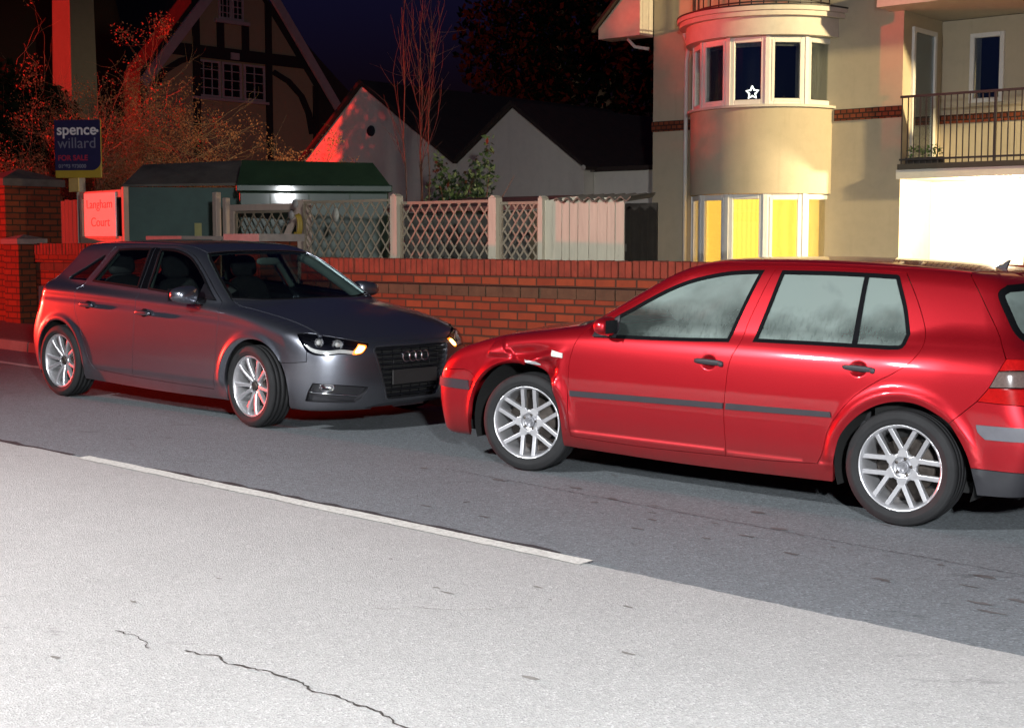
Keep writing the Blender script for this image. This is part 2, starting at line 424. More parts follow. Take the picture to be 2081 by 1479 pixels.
def ground_frame(x, y, yaw):
    n = Vector((-SX, -SY, 1)).normalized(); fx = Vector((math.cos(yaw), math.sin(yaw), 0)); fx = (fx - n * fx.dot(n)).normalized()
    ly = n.cross(fx); m = Matrix((fx, ly, n)).transposed().to_4x4(); m.translation = (x, y, gz(x, y)); return m

def cyl_line(F, pr, A, B, n=14):
    q = pr.to2(np.array([A, B])); t = np.linspace(0, 1, n)[:, None]
    return lift(F, pr, q[0] * (1 - t) + q[1] * t)

# ---- wheels
def wheel_tyre(mb, r=0.316, rim=0.233, w=0.2):
    hw = w / 2
    p = [(rim - .006, -hw * .75), (rim + .004, -hw * .93), (r - .045, -hw * 1.04), (r - .018, -hw * .98), (r - .005, -hw * .84)]
    hs = [-.062, -.054, -.0225, -.0145, .0145, .0225, .054, .062]; dp = [0, .007, .007, 0, 0, .007, .007, 0]
    gr = []
    for a, b in ((-.066, -.058), (-.026, -.018), (.018, .026), (.058, .066)): gr += [(r - .001, a), (r - .009, a + .001), (r - .009, b - .001), (r - .001, b)]
    p += gr
    p += [(r - .005, hw * .84), (r - .012, hw * .93), (r - .018, hw * .985), (r - .022, hw * .985), (r - .024, hw * 1.005), (r - .045, hw * 1.045), (r - .052, hw * 1.045), (r - .054, hw * 1.03), (rim + .02, hw * 1.02), (rim + .012, hw * 1.0), (rim + .004, hw * .95), (rim - .006, hw * .78)]
    mb.lathe(p, 72)
def emblem(mb, c, s, y):
    """V over W in a ring, strokes of width w, in the xz plane at height y"""
    def stroke(a, b, w=.13):
        a = Vector(a); b = Vector(b); d = (b - a).normalized(); n = Vector((-d.y, d.x)) * w / 2
        mb.prism([(c[0] + q.x * s, c[1] + q.y * s) for q in (a + n, b + n, b - n, a - n)], 1, y, y + .002)
    for sg in (-1, 1):
        stroke((sg * .40, .86), (0, .1)); stroke((sg * .88, .45), (sg * .38, -.78)); stroke((sg * .38, -.78), (0, .0))
    mb.lathe([(s * 1.02, y), (s * 1.02, y + .002), (s * .90, y + .002), (s * .90, y)], 24, c=(c[0], 0, c[1]))
def wheel_common(w, hub_r):
    mb = MB(); wheel_tyre(mb); mb.build("tyre", M_TYRE, w)
    mb = MB(); mb.lathe([(.155, -.03), (.155, -.005), (.06, -.005), (.06, .03), (.0, .03)], 40); mb.lathe([(.21, -.09), (.05, -.085), (.0, -.085)], 24)
    mb.build("brake_disc", M_DARKMET, w)
def lip(mb):
    mb.lathe([(.206, -.09), (.208, .02), (.213, .060), (.219, .080), (.225, .0905), (.230, .0935), (.2345, .0925), (.236, .088), (.2345, .078)], 80)
def wheel_sixpair(parent, loc, rot, spin):
    w = empty("wheel", loc); w.parent = parent; w.rotation_euler = rot
    wheel_common(w, .09)
    mb = MB(); lip(mb); o_ = .042; hw = .0125
    for i in range(6):
        a = math.pi / 3 * i + spin; ca, sa = math.cos(a), math.sin(a)
        for sg in (-1, 1):
            pts = [(.062, sg * o_ - hw * 1.1), (.12, sg * o_ - hw), (.2185, sg * o_ - hw), (.2185, sg * o_ + hw), (.12, sg * o_ + hw), (.062, sg * o_ + hw * 1.1)]
            q = [(u * ca - v * sa, u * sa + v * ca) for u, v in pts]
            n = len(q); hh = [.052, .060, .076, .076, .060, .052]
            vs = [(x, .030, z) for x, z in q] + [(x, hh[k], z) for k, (x, z) in enumerate(q)]
            ins = [(x + (0 if 0 else 0), y, z) for x, y, z in vs]
            mb.add(ins, [tuple(range(n))[::-1], tuple(range(n, 2 * n))] + [(k, (k + 1) % n, n + (k + 1) % n, n + k) for k in range(n)])
        # web between neighbouring pairs
        b = a + math.pi / 6; cb, sb = math.cos(b), math.sin(b)
        q = [(u * cb - v * sb, u * sb + v * cb) for u, v in ((.055, -.032), (.085, -.026), (.105, -.010), (.112, 0), (.105, .010), (.085, .026), (.055, .032))]
        mb.prism(q, 1, .028, .0555)
    mb.lathe([(.080, .030), (.080, .046), (.076, .052), (.060, .0535), (.056, .052), (.053, .036), (.034, .034), (.034, .030)], 48)
    o = mb.build("rim", M_ALLOY, w); bevel(o, .0028, 2)
    for i in range(5):
        mb = MB(); a = 2 * math.pi * i / 5 + .5; mb.lathe([(.0, .0405), (.0085, .0405), (.0095, .037), (.0095, .033)], 6, c=(.0445 * math.cos(a), 0, .0445 * math.sin(a))); mb.build("wheel_bolt", M_DARKMET, w)
    mb = MB(); mb.lathe([(.034, .03), (.034, .049), (.031, .052), (.0275, .052), (.026, .0495), (.0, .0495)], 32, mi=0); emblem(mb, (0, 0), .022, .0495)
    mb.build("wheel_cap", M_CAPMET, w)
    return w
def wheel_tenspoke(parent, loc, rot, spin):
    w = empty("wheel", loc); w.parent = parent; w.rotation_euler = rot
    wheel_common(w, .09)
    mb = MB(); lip(mb)
    for i in range(10):
        a = 2 * math.pi * i / 10 + spin + (.045 if i % 2 else -.045); ca, sa = math.cos(a), math.sin(a); n = 7; top = []; bot = []
        L = [.045, .075, .11, .15, .19, .2185]; Wd = [.017, .0155, .0145, .0145, .016, .019]; Hh = [.050, .058, .066, .074, .079, .080]
        for u, wd, hh in zip(L, Wd, Hh):
            for v in (-wd, -wd * .55, wd * .55, wd):
                y = hh - (.007 if abs(v) > wd * .8 else 0); top.append((u * ca - v * sa, y, u * sa + v * ca))
            for v in (-wd, wd): bot.append((u * ca - v * sa, hh - .035, u * sa + v * ca))
        fs = []; nt = len(top)
        for k in range(len(L) - 1):
            for j in range(3): fs.append((k * 4 + j, k * 4 + j + 1, (k + 1) * 4 + j + 1, (k + 1) * 4 + j))
            fs.append((k * 4, (k + 1) * 4, nt + (k + 1) * 2, nt + k * 2)); fs.append((k * 4 + 3, nt + k * 2 + 1, nt + (k + 1) * 2 + 1, (k + 1) * 4 + 3))
            fs.append((nt + k * 2, nt + (k + 1) * 2, nt + (k + 1) * 2 + 1, nt + k * 2 + 1))
        mb.add(top + bot, fs)
    mb.lathe([(.070, .024), (.070, .044), (.064, .052), (.058, .053), (.054, .040), (.036, .038), (.036, .03)], 40)
    o = mb.build("rim", M_ALLOY, w); bevel(o, .002, 2)
    for i in range(5):
        mb = MB(); a = 2 * math.pi * i / 5 + .3; mb.lathe([(.0, .046), (.0085, .046), (.0095, .042), (.0095, .036)], 6, c=(.045 * math.cos(a), 0, .045 * math.sin(a))); mb.build("wheel_bolt", M_CHROME, w)
    mb = MB(); mb.lathe([(.034, .03), (.034, .053), (.031, .056), (.0, .057)], 32); mb.build("wheel_cap", M_DARKMET, w)
    return w
def liner(parent, x, y, sg):
    mb = MB(); seg = 28; vs = []
    for k in range(seg + 1):
        a = -.35 + (math.pi + .7) * k / seg
        for yy in (0.02, -.34): vs.append((x + .395 * math.cos(a), y + sg * yy * 1, .31 + .395 * math.sin(a)))
    mb.add(vs, [(2 * k, 2 * k + 2, 2 * k + 3, 2 * k + 1) for k in range(seg)])
    n = len(vs); mb.add([(x, y - sg * .34, .31)] + [vs[2 * k + 1] for k in range(seg + 1)], [(0, k + 1, k + 2) for k in range(seg)])
    mb.build("wheel_arch_liner", M_VOID, parent)
def seat(parent, x, y, back=True):
    s = MB(); M = Matrix.Translation((x, y, 0))
    o = blob("seat", (x - .02, y, .46), (.26, .25, .10), M_SEAT, parent, 3.2)
    Mx = Matrix.Rotation(R(-14), 4, 'Y')
    b = blob("seat_back", (x - .30, y, .76), (.085, .245, .33), M_SEAT, o, 3.0, M=Mx)
    hd = blob("head_rest", (x - .40, y, 1.165), (.055, .135, .10), M_SEAT, b, 3.0, M=Mx)
    for dy in (-.06, .06): mb = MB(); mb.tube([(x - .36, y + dy, 1.02), (x - .395, y + dy, 1.14)], .007, 6); mb.build("head_rest_stem", M_CHROME, b)
def mirror_housing(parent, paint, F, c, size, M, foot_from, foot_mat):
    e = blob("mirror", c, size, paint, parent, 3.0, M=M, taper=lambda v: (v.x, v.y, v.z * (1 - .25 * v.y / size[1] * (1 if c[1] > 0 else -1))))
    mb = MB(); mb.tube([foot_from, ((foot_from[0] + c[0]) / 2, (foot_from[1] + c[1]) / 2, c[2] - size[2] * .7), (c[0], c[1], c[2] - size[2] * .5)], [.035, .03, .03], 10)
    mb.build("mirror_arm", foot_mat, e)
    # mirror glass on the rearward face
    mb = MB(); y0, y1 = c[1] - size[1] * .78, c[1] + size[1] * .78; z0, z1 = c[2] - size[2] * .72, c[2] + size[2] * .72
    mb.box((c[0] - size[0] * 1.01, y0, z0), (c[0] - size[0] * .96, y1, z1)); g = mb.build("mirror_glass", M_GLOSSBLK, e)
    return e

# ---- the red hatchback ------------------------------------------------------------------
def build_red_car():
    root = empty("parked_car", (0, 0, 0), "red five door hatchback with a crumpled front wing and fogged side windows", "car", matrix=ground_frame(0.6076, 9.7097, 2.4856))
    ws = spl([(.12, .79), (.2, .828), (.35, .853), (.55, .868), (.75, .863), (.88, .842), (.98, .80)])
    wp = spl([(.95, -.03), (.5, -.010), (0, 0), (-1, .0), (-2.5, 0), (-2.9, -.010), (-3.3, -.045)])
    zt = spl([(.92, .60), (.8, .672), (.68, .728), (.5, .788), (.27, .850), (0, .893), (-.31, .940), (-.8, .965), (-2, .975), (-3.3, .965)])
    xf = spl([(.1, .79), (.3, .85), (.47, .872), (.6, .850), (.68, .805), (.76, .72)])
    xr = spl([(.15, -3.19), (.4, -3.275), (.55, -3.29), (.68, -3.255), (.9, -3.20), (1.05, -3.14)])
    yg = spl([(.85, .835), (.95, .803), (1.1, .745), (1.25, .680), (1.35, .628), (1.45, .565)])
    gx = spl([(0, -.05), (-.5, -.02), (-1.6, 0), (-2.4, -.012), (-3, -.05)])
    zr = spl([(-.6, 1.29), (-.85, 1.342), (-1.1, 1.374), (-1.5, 1.396), (-2.0, 1.400), (-2.4, 1.386), (-2.8, 1.356), (-3.2, 1.31)])
    xw = spl([(.85, -.02), (.95, -.19), (1.07, -.40), (1.24, -.70), (1.36, -.93), (1.46, -1.14)])
    xh = spl([(.85, -3.24), (1.1, -3.125), (1.35, -2.985), (1.46, -2.91)])
    def F(P):
        x, y, z = P[:, 0], P[:, 1], P[:, 2]; a = np.abs(y)
        W = ws(z) + wp(x)
        for cx in (0.06, -2.511):
            rr = np.hypot(x - cx, z - .31); W = W + .020 * np.exp(-((rr - .405) / .032) ** 2) * sstep(.24, .34, z) * (rr > .2)
        W = W + .007 * (1 - sstep(.285, .305, z)) * sstep(-.25, -.4, x) * sstep(-2.2, -2.05, x)
        for hx, hz in ((-1.325, .80), (-2.25, .83)):
            W = W - .022 * sstep(1.0, .35, np.sqrt(((x - hx) / .056) ** 2 + ((z - hz) / .047) ** 2))
        # crumpled near front wing
        tent = lambda q, s: np.maximum(0, 1 - np.abs(q) / s)
        tt = (.862 - z) / .105; lat = np.abs(x - .225 - .10 * (z - .8)) / (.022 + .070 * np.clip(tt, 0, 1.3))
        fac = np.clip(tt, 0, 1) * np.clip((1 - lat) * 3.0, 0, 1) * np.clip(1 - (tt - 1) / .40, 0, 1)   # the buckled three-cornered facet under the bonnet edge
        D = -.046 * fac + .046 * gauss2(x, z, .055, .752, .17, .042, -.16)
        D = D + .066 * gauss2(x, z, -.135, .655, .085, .075, .75) - .030 * gauss2(x, z, -.06, .725, .17, .022, -.30) - .016 * gauss2(x, z, -.245, .60, .035, .12, .2)
        W = W - D * (y > 0) * sstep(.45, .35, x) * sstep(-.36, -.26, x)
        side = a - W
        top = z - (zt(x) + .050 * (1 - (a / .8) ** 2))
        t = a / .872
        front = x - (xf(z) - .40 * superell(t, 4.2)); rear = (xr(z) + .30 * superell(t, 3.4)) - x
        low = smax(smax(side, top, .09), smax(front, rear, .01), .07)
        low = smax(low, .17 - z, .04)
        gs = (a - (yg(z) + gx(x))) * .92
        gt = z - (zr(x) + .018 * (1 - (a / .6) ** 2))
        gw = (x - (xw(z) - .14 * (a / .65) ** 2)) * .49
        gr = ((xh(z) + .11 * (a / .6) ** 2.4) - x) * .87
        g = smax(smax(gs, smax(gw, gr, .01), .075), gt, .085)
        r = .025 + .10 * sstep(-2.3, -2.75, x)
        k = np.maximum(r - np.abs(low - g), 0) / r
        return np.minimum(low, g) - k * k * r * .25
    side = DirProj((0, 1, 0)); sideR = DirProj((0, -1, 0)); fr = CylProj(.10); rr_ = CylProj(-2.5).rear()
    S = lambda p, **k: S_(F, p, 1, **k); T = lambda p, **k: T_(F, p, **k); FF = lambda p, **k: F_(F, p, 1, **k); RR = lambda p, **k: F_(F, p, -1, **k)
    archF = S([(.505, .17), (.490, .30), (.460, .43), (.40, .555), (.31, .635), (.20, .690), (.09, .712), (-.03, .700), (-.115, .660), (-.18, .60), (-.225, .53), (-.255, .43), (-.275, .30), (-.28, .19)])
    k = int(np.argmin(np.linalg.norm(archF[:, [0, 2]] - np.array([.40, .555]), axis=1)))
    archFb, archFf = archF[:k + 1], archF[k:]                        # bumper share, wing share
    archR = S([(-2.12, .19), (-2.135, .34), (-2.17, .46), (-2.255, .565), (-2.36, .637), (-2.48, .672), (-2.60, .668), (-2.71, .625), (-2.775, .585), (-2.80, .55), (-2.86, .45), (-2.90, .34), (-2.925, .22)])
    k = int(np.argmin(np.linalg.norm(archR[:, [0, 2]] - np.array([-2.775, .585]), axis=1)))
    archRf, archRb = archR[:k + 1], archR[k:]
    ws_side = FF([(.672, .972), (.648, 1.09), (.60, 1.24), (.548, 1.338)])
    roof_f = FF([(.548, 1.338), (.40, 1.368), (.2, 1.379), (0, 1.382)])
    rail = T([(ws_side[-1][0], .548), (-1.3, .572), (-1.8, .578), (-2.3, .565), (-2.73, .525)])
    hatch_s = S([(rail[-1][0], rail[-1][2]), (-2.79, 1.30), (-2.88, 1.17), (-2.965, 1.04), (-3.03, .935)])
    roof_r = T([(-2.73, .525), (-2.80, .35), (-2.835, .15), (-2.84, 0)])
    lamp_f = S([(-3.03, .935), (-3.0, .86), (-2.965, .785), (-2.91, .712)])
    bseamR = S([(-2.775, .585), (-2.91, .712)])
    hood_e = T([(-.30, .712), (0, .712), (.3, .70), (.52, .68), (.70, .615)])
    bseam = S([(.40, .555), (.455, .602), (.50, .617), (.66, .612)])
    fl_edge = cyl_line(F, fr, hood_e[-1], bseam[-1])
    outer = loop(archFf, S([(-.28, .19), (-1.2, .178), (-2.12, .19)]), archRf, bseamR, lamp_f[::-1], hatch_s[::-1], rail[::-1], ws_side[::-1], cyl_line(F, fr, ws_side[0], hood_e[0], 5), hood_e, fl_edge, bseam[::-1])
    bs = [(-1.625, 1.362), (-1.60, 1.29), (-1.53, 1.04), (-1.51, .93), (-1.465, .82), (-1.447, .65), (-1.44, .50), (-1.45, .33), (-1.455, .262)]
    B = S(bs)
    fdoor = loop(S([(-.355, .262), (-.345, .38), (-.335, .50), (-.335, .63), (-.34, .74), (-.37, .85), (-.425, .945)]), S([(-.425, .945), (-.53, 1.028), (-.70, 1.122), (-.83, 1.190), (-.95, 1.252), (-1.07, 1.300), (-1.2, 1.333), (-1.35, 1.352), (-1.625, 1.362)]), B, S([(-1.455, .262), (-.9, .252), (-.355, .262)]))
    rd = [(-2.03, .285), (-2.06, .35), (-2.09, .47), (-2.14, .56), (-2.22, .66), (-2.345, .76), (-2.455, .825), (-2.54, .89), (-2.585, .965), (-2.578, 1.04), (-2.52, 1.17), (-2.44, 1.30), (-2.40, 1.352)]
    rdoor = loop(S(bs[::-1]), S([(-1.625, 1.362), (-2.0, 1.366), (-2.40, 1.352)]), S(rd[::-1]), S([(-2.03, .285), (-1.75, .268), (-1.455, .262)]))
    fwin = loop(S([(-.50, .893), (-.77, .898), (-1.12, .908), (-1.435, .922)]), S([(-1.435, .922), (-1.49, 1.13), (-1.552, 1.340)]), S([(-1.552, 1.340), (-1.45, 1.336), (-1.32, 1.323), (-1.20, 1.300), (-1.07, 1.264), (-.95, 1.214), (-.83, 1.150), (-.71, 1.080), (-.62, 1.030), (-.54, .975), (-.50, .935)]), S([(-.50, .935), (-.485, .91), (-.50, .893)]))
    rwin = loop(S([(-1.585, .932), (-2.0, .938), (-2.40, .942)]), S([(-2.40, .942), (-2.475, .955), (-2.497, 1.03)]), S([(-2.497, 1.03), (-2.45, 1.17), (-2.375, 1.325)]), S([(-2.375, 1.325), (-2.36, 1.338), (-2.33, 1.340), (-2.0, 1.346), (-1.665, 1.342)]), S([(-1.665, 1.342), (-1.63, 1.14), (-1.585, .932)]))
    for sg in (1, -1):
        f = (lambda L: L) if sg > 0 else mir; pr = side if sg > 0 else sideR
        body = panel("body", F, pr, f(outer), [f(fdoor), f(rdoor)], M_REDPAINT, root, h=.02, depth=.03)
        for dl, wl, hx, hz in ((fdoor, fwin, -1.325, .80), (rdoor, rwin, -2.25, .83)):
            bowl = S([(hx + .060 * math.cos(2 * math.pi * i / 32), hz + .051 * math.sin(2 * math.pi * i / 32)) for i in range(33)], step=.01)[:-1]
            d = panel("door", F, pr, f(dl), [f(wl), f(bowl)], M_REDPAINT, root, h=.02, depth=.03, hole_gap=0.0)
            panel("handle_bowl", F, pr, f(bowl), [], M_REDPAINT, d, gap=0, h=.005, rim=False)
            q = clean_loop(pr.to2(f(wl))); inner = lift(F, pr, offset_loop(q, .021))
            panel("window_seal", F, pr, f(wl), [inner], M_SEAL, d, gap=0, h=.03, depth=.015, off=.002)
            if wl is rwin:
                xz = lambda a: S(a)
                front_pane = loop(S([(-1.585, .932), (-2.17, .94)]), S([(-2.17, .94), (-2.185, 1.344)]), S([(-2.185, 1.344), (-1.665, 1.342)]), S([(-1.665, 1.342), (-1.585, .932)]))
                panel("window", F, pr, inner, [], M_FOGGED, d, gap=0, h=.04, rim=False, off=-.006)
                bar = loop(S([(-2.183, .945), (-2.213, .945)]), S([(-2.213, .945), (-2.196, 1.338)]), S([(-2.196, 1.338), (-2.172, 1.338)]), S([(-2.172, 1.338), (-2.183, .945)]))
                panel("window_bar", F, pr, f(bar), [], M_SEAL, d, gap=0, h=.03, off=.001, depth=.012)
            else:
                panel("window", F, pr, inner, [], M_FOGGED, d, gap=0, h=.04, rim=False, off=-.006)
            # handle, moulding
            y = float(lift(F, side, side.to2(np.array([[hx, 0, hz + .07]])))[0][1])
            Mh = Matrix.Rotation(R(-1.5 * 1), 4, 'Y')
            hb = blob("handle", (hx, sg * (y + .012), hz + .002), (.098, .014, .017), M_BLACKPL, d, 3.4, M=Mh)
            blob("lock_barrel", (hx - .082, sg * (y + .014), hz - .004), (.016, .016, .016), M_STRIP, hb, 3)
            if wl is fwin: ml = [(-.352, .518), (-1.435, .538)], [(-1.435, .538), (-1.438, .572)], [(-1.438, .572), (-.352, .553)], [(-.352, .553), (-.352, .518)]
            else: ml = [(-1.455, .538), (-2.112, .553)], [(-2.112, .553), (-2.105, .583)], [(-2.105, .583), (-1.458, .573)], [(-1.458, .573), (-1.455, .538)]
            panel("side_moulding", F, pr, f(loop(*[S(a) for a in ml])), [], M_STRIP, d, gap=0, h=.02, off=.011, depth=.014)
        # side repeater
        rp = loop(S([(-.205, .792), (-.285, .782)]), S([(-.285, .782), (-.285, .752)]), S([(-.285, .752), (-.205, .762)]), S([(-.205, .762), (-.205, .792)]))
        panel("indicator_lamp", F, pr, f(rp), [], M_WHITEPL, body, gap=.0, h=.01, off=.010, depth=.02)
        if sg > 0:
            sc1 = loop(S([(.005, .722), (-.075, .716)], step=.01), S([(-.075, .716), (-.10, .694), (-.03, .704), (.005, .722)], step=.01))
            panel("scrape", F, pr, sc1, [], M_PRIMER, body, gap=0, h=.008, off=.0015, rim=False)
        # mirror and its triangular foot
        sail = loop(S([(-.487, .898), (-.66, .90)]), S([(-.66, .90), (-.64, 1.035)]), S([(-.64, 1.035), (-.54, .968), (-.487, .925)]), S([(-.487, .925), (-.487, .898)]))
        panel("mirror_foot", F, pr, f(sail), [], M_BLACKPL, root, gap=0, h=.02, off=.004, depth=.012)
        mirror_housing(root, M_REDPAINT, F, (-.625, sg * .905, .972), (.050, .082, .055), Matrix.Rotation(R(0), 4, 'Z'), (-.60, sg * .80, .93), M_BLACKPL)
        # lamps
        hl = loop(FF([(sg * .69, .622), (sg * .40, .617)]), FF([(sg * .40, .617), (sg * .38, .715)]), FF([(sg * .38, .715), (sg * .60, .712), (sg * .68, .695)]), FF([(sg * .68, .695), (sg * .725, .66), (sg * .69, .622)]))
        hd = panel("headlamp", F, fr, hl, [], M_LENS, root, gap=.002, rim=False, h=.02)
        for yy in (.48, .61): blob("lamp_bowl", (.74 - (yy - .4) * .2, sg * yy, .665), (.05, .05, .042), M_CHROME, hd, 2)
        lpath = [cyl_line(F, rr_, lamp_f[-1], RR([(.57, .692), (.56, .69)])[0], 20), RR([(.57, .692), (.585, .80), (.64, .932)])]
        lamp_top = cyl_line(F, rr_, lpath[1][-1], lamp_f[0], 12)
        tl = loop(lamp_f, lpath[0], lpath[1], lamp_top)
        L2 = rr_.to2(tl)
        def band(z0, z1):
            # part of the lamp between two heights
            q = clean_loop(L2, .004); Q = [];
            n = len(q)
            for zc, keep in ((z0, 1), (z1, -1)):
                Q = []
                for i in range(len(q)):
                    p, r2 = q[i], q[(i + 1) % len(q)]; ip, ir = keep * (p[1] - zc) >= 0, keep * (r2[1] - zc) >= 0
                    if ip: Q.append(p)
                    if ip != ir: Q.append(p + (r2 - p) * (zc - p[1]) / (r2[1] - p[1]))
                q = np.array(Q)
            return lift(F, rr_, clean_loop(q, .002))
        tlo = None
        for nm, z0, z1, mm in (("tail_lamp", .6, .785, M_TAILRED), ("reversing_lens", .787, .872, M_TAILDK), ("upper_lens", .874, 1.0, M_TAILRED)):
            o = panel(nm, F, rr_, f(band(z0, z1)), [], mm, tlo or root, gap=.002, h=.015, off=.004, depth=.012); tlo = tlo or o
        liner(root, .06, sg * .80, sg); liner(root, -2.511, sg * .80, sg)
    # centre panels
    full = lambda half: loop(half, mir(half[::-1]))
    panel("roof", F, DirProj((0, 0, 1)), loop(roof_f[::-1], rail, roof_r, mir(roof_r[::-1]), mir(rail[::-1]), mir(roof_f)), [], M_REDPAINT, root, h=.035)
    ws_b = T([(ws_side[0][0], ws_side[0][1]), (-.27, .5), (-.205, .25), (-.19, 0)])
    wl = loop(ws_side, roof_f, mir(roof_f[::-1]), mir(ws_side[::-1]), mir(ws_b), ws_b[::-1])
    panel("windscreen", F, DirProj((1, 0, .9)), wl, [], M_FOGGED, root, h=.05, rim=False, off=-.004)
    hood_f = cyl_line(F, fr, hood_e[-1], F_(F, [(.0, .725), (.01, .725)])[0], 24)
    hood_r = T([(-.30, .712), (-.20, .5), (-.14, .25), (-.12, 0)])
    panel("bonnet", F, DirProj((.25, 0, 1)), loop(hood_e, hood_f, mir(hood_f[::-1]), mir(hood_e[::-1]), mir(hood_r), hood_r[::-1]), [], M_REDPAINT, root, h=.03)
    panel("cowl", F, DirProj((.3, 0, 1)), loop(hood_r, mir(hood_r[::-1]), mir(ws_b), ws_b[::-1]), [], M_BLACKPL, root, h=.03, rim=False)
    b_top = cyl_line(F, fr, bseam[-1], F_(F, [(0, .607), (.01, .607)])[0], 24)
    nose = loop(hood_f, mir(hood_f[::-1]), mir(fl_edge), mir(b_top), b_top[::-1], fl_edge[::-1])
    hls = [loop(FF([(s * .69, .622), (s * .40, .617)]), FF([(s * .40, .617), (s * .38, .715)]), FF([(s * .38, .715), (s * .60, .712), (s * .68, .695)]), FF([(s * .68, .695), (s * .725, .66), (s * .69, .622)])) for s in (1, -1)]
    gril = loop(FF([(.36, .625), (-.36, .625)]), FF([(-.36, .625), (-.36, .70)]), FF([(-.36, .70), (.36, .70)]), FF([(.36, .70), (.36, .625)]))
    nz = panel("nose_panel", F, fr, nose, hls + [gril], M_REDPAINT, root, h=.03)
    panel("grille", F, fr, gril, [], M_BLACKPL, nz, h=.03, off=-.012, rim=False)
    bot = cyl_line(F, fr, archFb[0], np.array([.8, 0, .19]), 24)
    bo = loop(archFb[::-1], bot, mir(bot[::-1]), mir(archFb), mir(bseam), mir(b_top), b_top[::-1], bseam[::-1])
    bp = panel("bumper", F, fr, bo, [], M_REDPAINT, root, h=.025, depth=.03)
    for sg in (1, -1):
        f = (lambda L: L) if sg > 0 else mir
        e = F_(F, [(.30, .50), (.31, .50)])[0]; e2 = F_(F, [(.30, .555), (.31, .555)])[0]
        a0 = S([(.475, .487), (.48, .55)]);
        st = loop(cyl_line(F, fr, a0[0], e, 20), cyl_line(F, fr, e, e2, 4), cyl_line(F, fr, e2, a0[-1], 20), a0[::-1])
        panel("rubbing_strip", F, fr, f(st), [], M_STRIP, bp, gap=0, h=.02, off=.010, depth=.014)
    lo = loop(cyl_line(F, fr, S([(.505, .255), (.5, .26)])[0], np.array([.86, 0, .25]), 24)); lo2 = cyl_line(F, fr, archFb[0], np.array([.8, 0, .192]), 24)
    rear_glass = loop(RR([(.60, .985), (0, .965), (-.60, .985)]), RR([(-.60, .985), (-.645, 1.02), (-.645, 1.10), (-.605, 1.265), (-.53, 1.303)]), RR([(-.53, 1.303), (0, 1.322), (.53, 1.303)]), RR([(.53, 1.303), (.605, 1.265), (.645, 1.10), (.645, 1.02), (.60, .985)]))
    hb = RR([(.56, .69), (.555, .63), (.50, .60), (0, .60)])
    lt = cyl_line(F, rr_, hatch_s[-1], RR([(.64, .932), (.63, .932)])[0], 12)
    li = RR([(.64, .932), (.585, .80), (.57, .692)])
    half = loop(roof_r[::-1], hatch_s, lt, li, hb)
    ht = panel("hatch", F, rr_, full(half), [rear_glass], M_REDPAINT, root, h=.03)
    q = clean_loop(rr_.to2(rear_glass)); inner = lift(F, rr_, offset_loop(q, .035))
    panel("window_seal", F, rr_, rear_glass, [inner], M_SEAL, ht, gap=0, h=.03, off=.002)
    panel("rear_window", F, rr_, inner, [], M_FOGGED, ht, gap=0, h=.05, rim=False, off=-.004)
    lb = cyl_line(F, rr_, lamp_f[-1], RR([(.57, .692), (.56, .69)])[0], 20)
    zb = cyl_line(F, rr_, archRb[-1], np.array([-3.2, 0, .25]), 24)
    cutz = .355
    kk = int(np.argmin(abs(archRb[:, 2] - cutz))); mid = cyl_line(F, rr_, archRb[kk], np.array([-3.26, 0, .33]), 24)
    rb = loop(archRb[kk::-1], bseamR, lb, hb, mir(hb[::-1]), mir(lb[::-1]), mir(bseamR[::-1]), mir(archRb[:kk + 1]), mir(mid), mid[::-1])
    rbp = panel("bumper", F, rr_, rb, [], M_REDPAINT, root, h=.025)
    panel("bumper_skirt", F, rr_, loop(archRb[kk:], zb, mir(zb[::-1]), mir(archRb[kk:][::-1]), mir(mid), mid[::-1]), [], M_BLACKPL, rbp, h=.03)
    for sg in (1, -1):
        f = (lambda L: L) if sg > 0 else mir
        s0 = S([(-2.915, .592), (-2.925, .555), (-2.965, .520)]); e = RR([(.25, .52), (.24, .52)])[0]; e2 = RR([(.25, .59), (.24, .59)])[0]
        st = loop(s0, cyl_line(F, rr_, s0[-1], e, 20), cyl_line(F, rr_, e, e2, 4), cyl_line(F, rr_, e2, s0[0], 20))
        panel("rubbing_strip", F, rr_, f(st), [], plain("weathered_trim", (0.105, 0.105, 0.12), .55, var=.25), rbp, gap=0, h=.02, off=.012, depth=.016)
    # floor, cabin, wheels, aerial
    mb = MB(); mb.box((-3.1, -.70, .20), (.70, .70, .26)); mb.box((-3.0, -.56, .262), (.6, .56, .42)); mb.build("underbody", M_VOID, root)
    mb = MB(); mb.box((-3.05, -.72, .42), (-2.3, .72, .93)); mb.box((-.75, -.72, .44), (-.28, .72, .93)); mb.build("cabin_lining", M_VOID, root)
    for x, y in ((-1.05, .37), (-1.05, -.37), (-1.95, .37), (-1.95, -.37)): seat(root, x, y)
    s = R(3)
    wheel_sixpair(root, (0.005, .780, .316), (0, 0, R(11)), R(90)); wheel_sixpair(root, (-2.511, .772, .316), (0, 0, 0), R(0))
    wheel_sixpair(root, (0.005, -.770, .316), (0, 0, math.pi + R(11)), R(10)); wheel_sixpair(root, (-2.511, -.772, .316), (0, 0, math.pi), R(30))
    mb = MB(); zq = float(T_(F, [(-2.70, 0), (-2.71, 0)])[0][2]); mb.prism([(-2.66, zq - .004), (-2.745, zq - .006), (-2.765, zq + .045), (-2.748, zq + .040), (-2.72, zq + .018)], 1, -.012, .012)
    o = mb.build("roof_aerial", M_BLACKPL, root); bevel(o, .004)
    return root, F
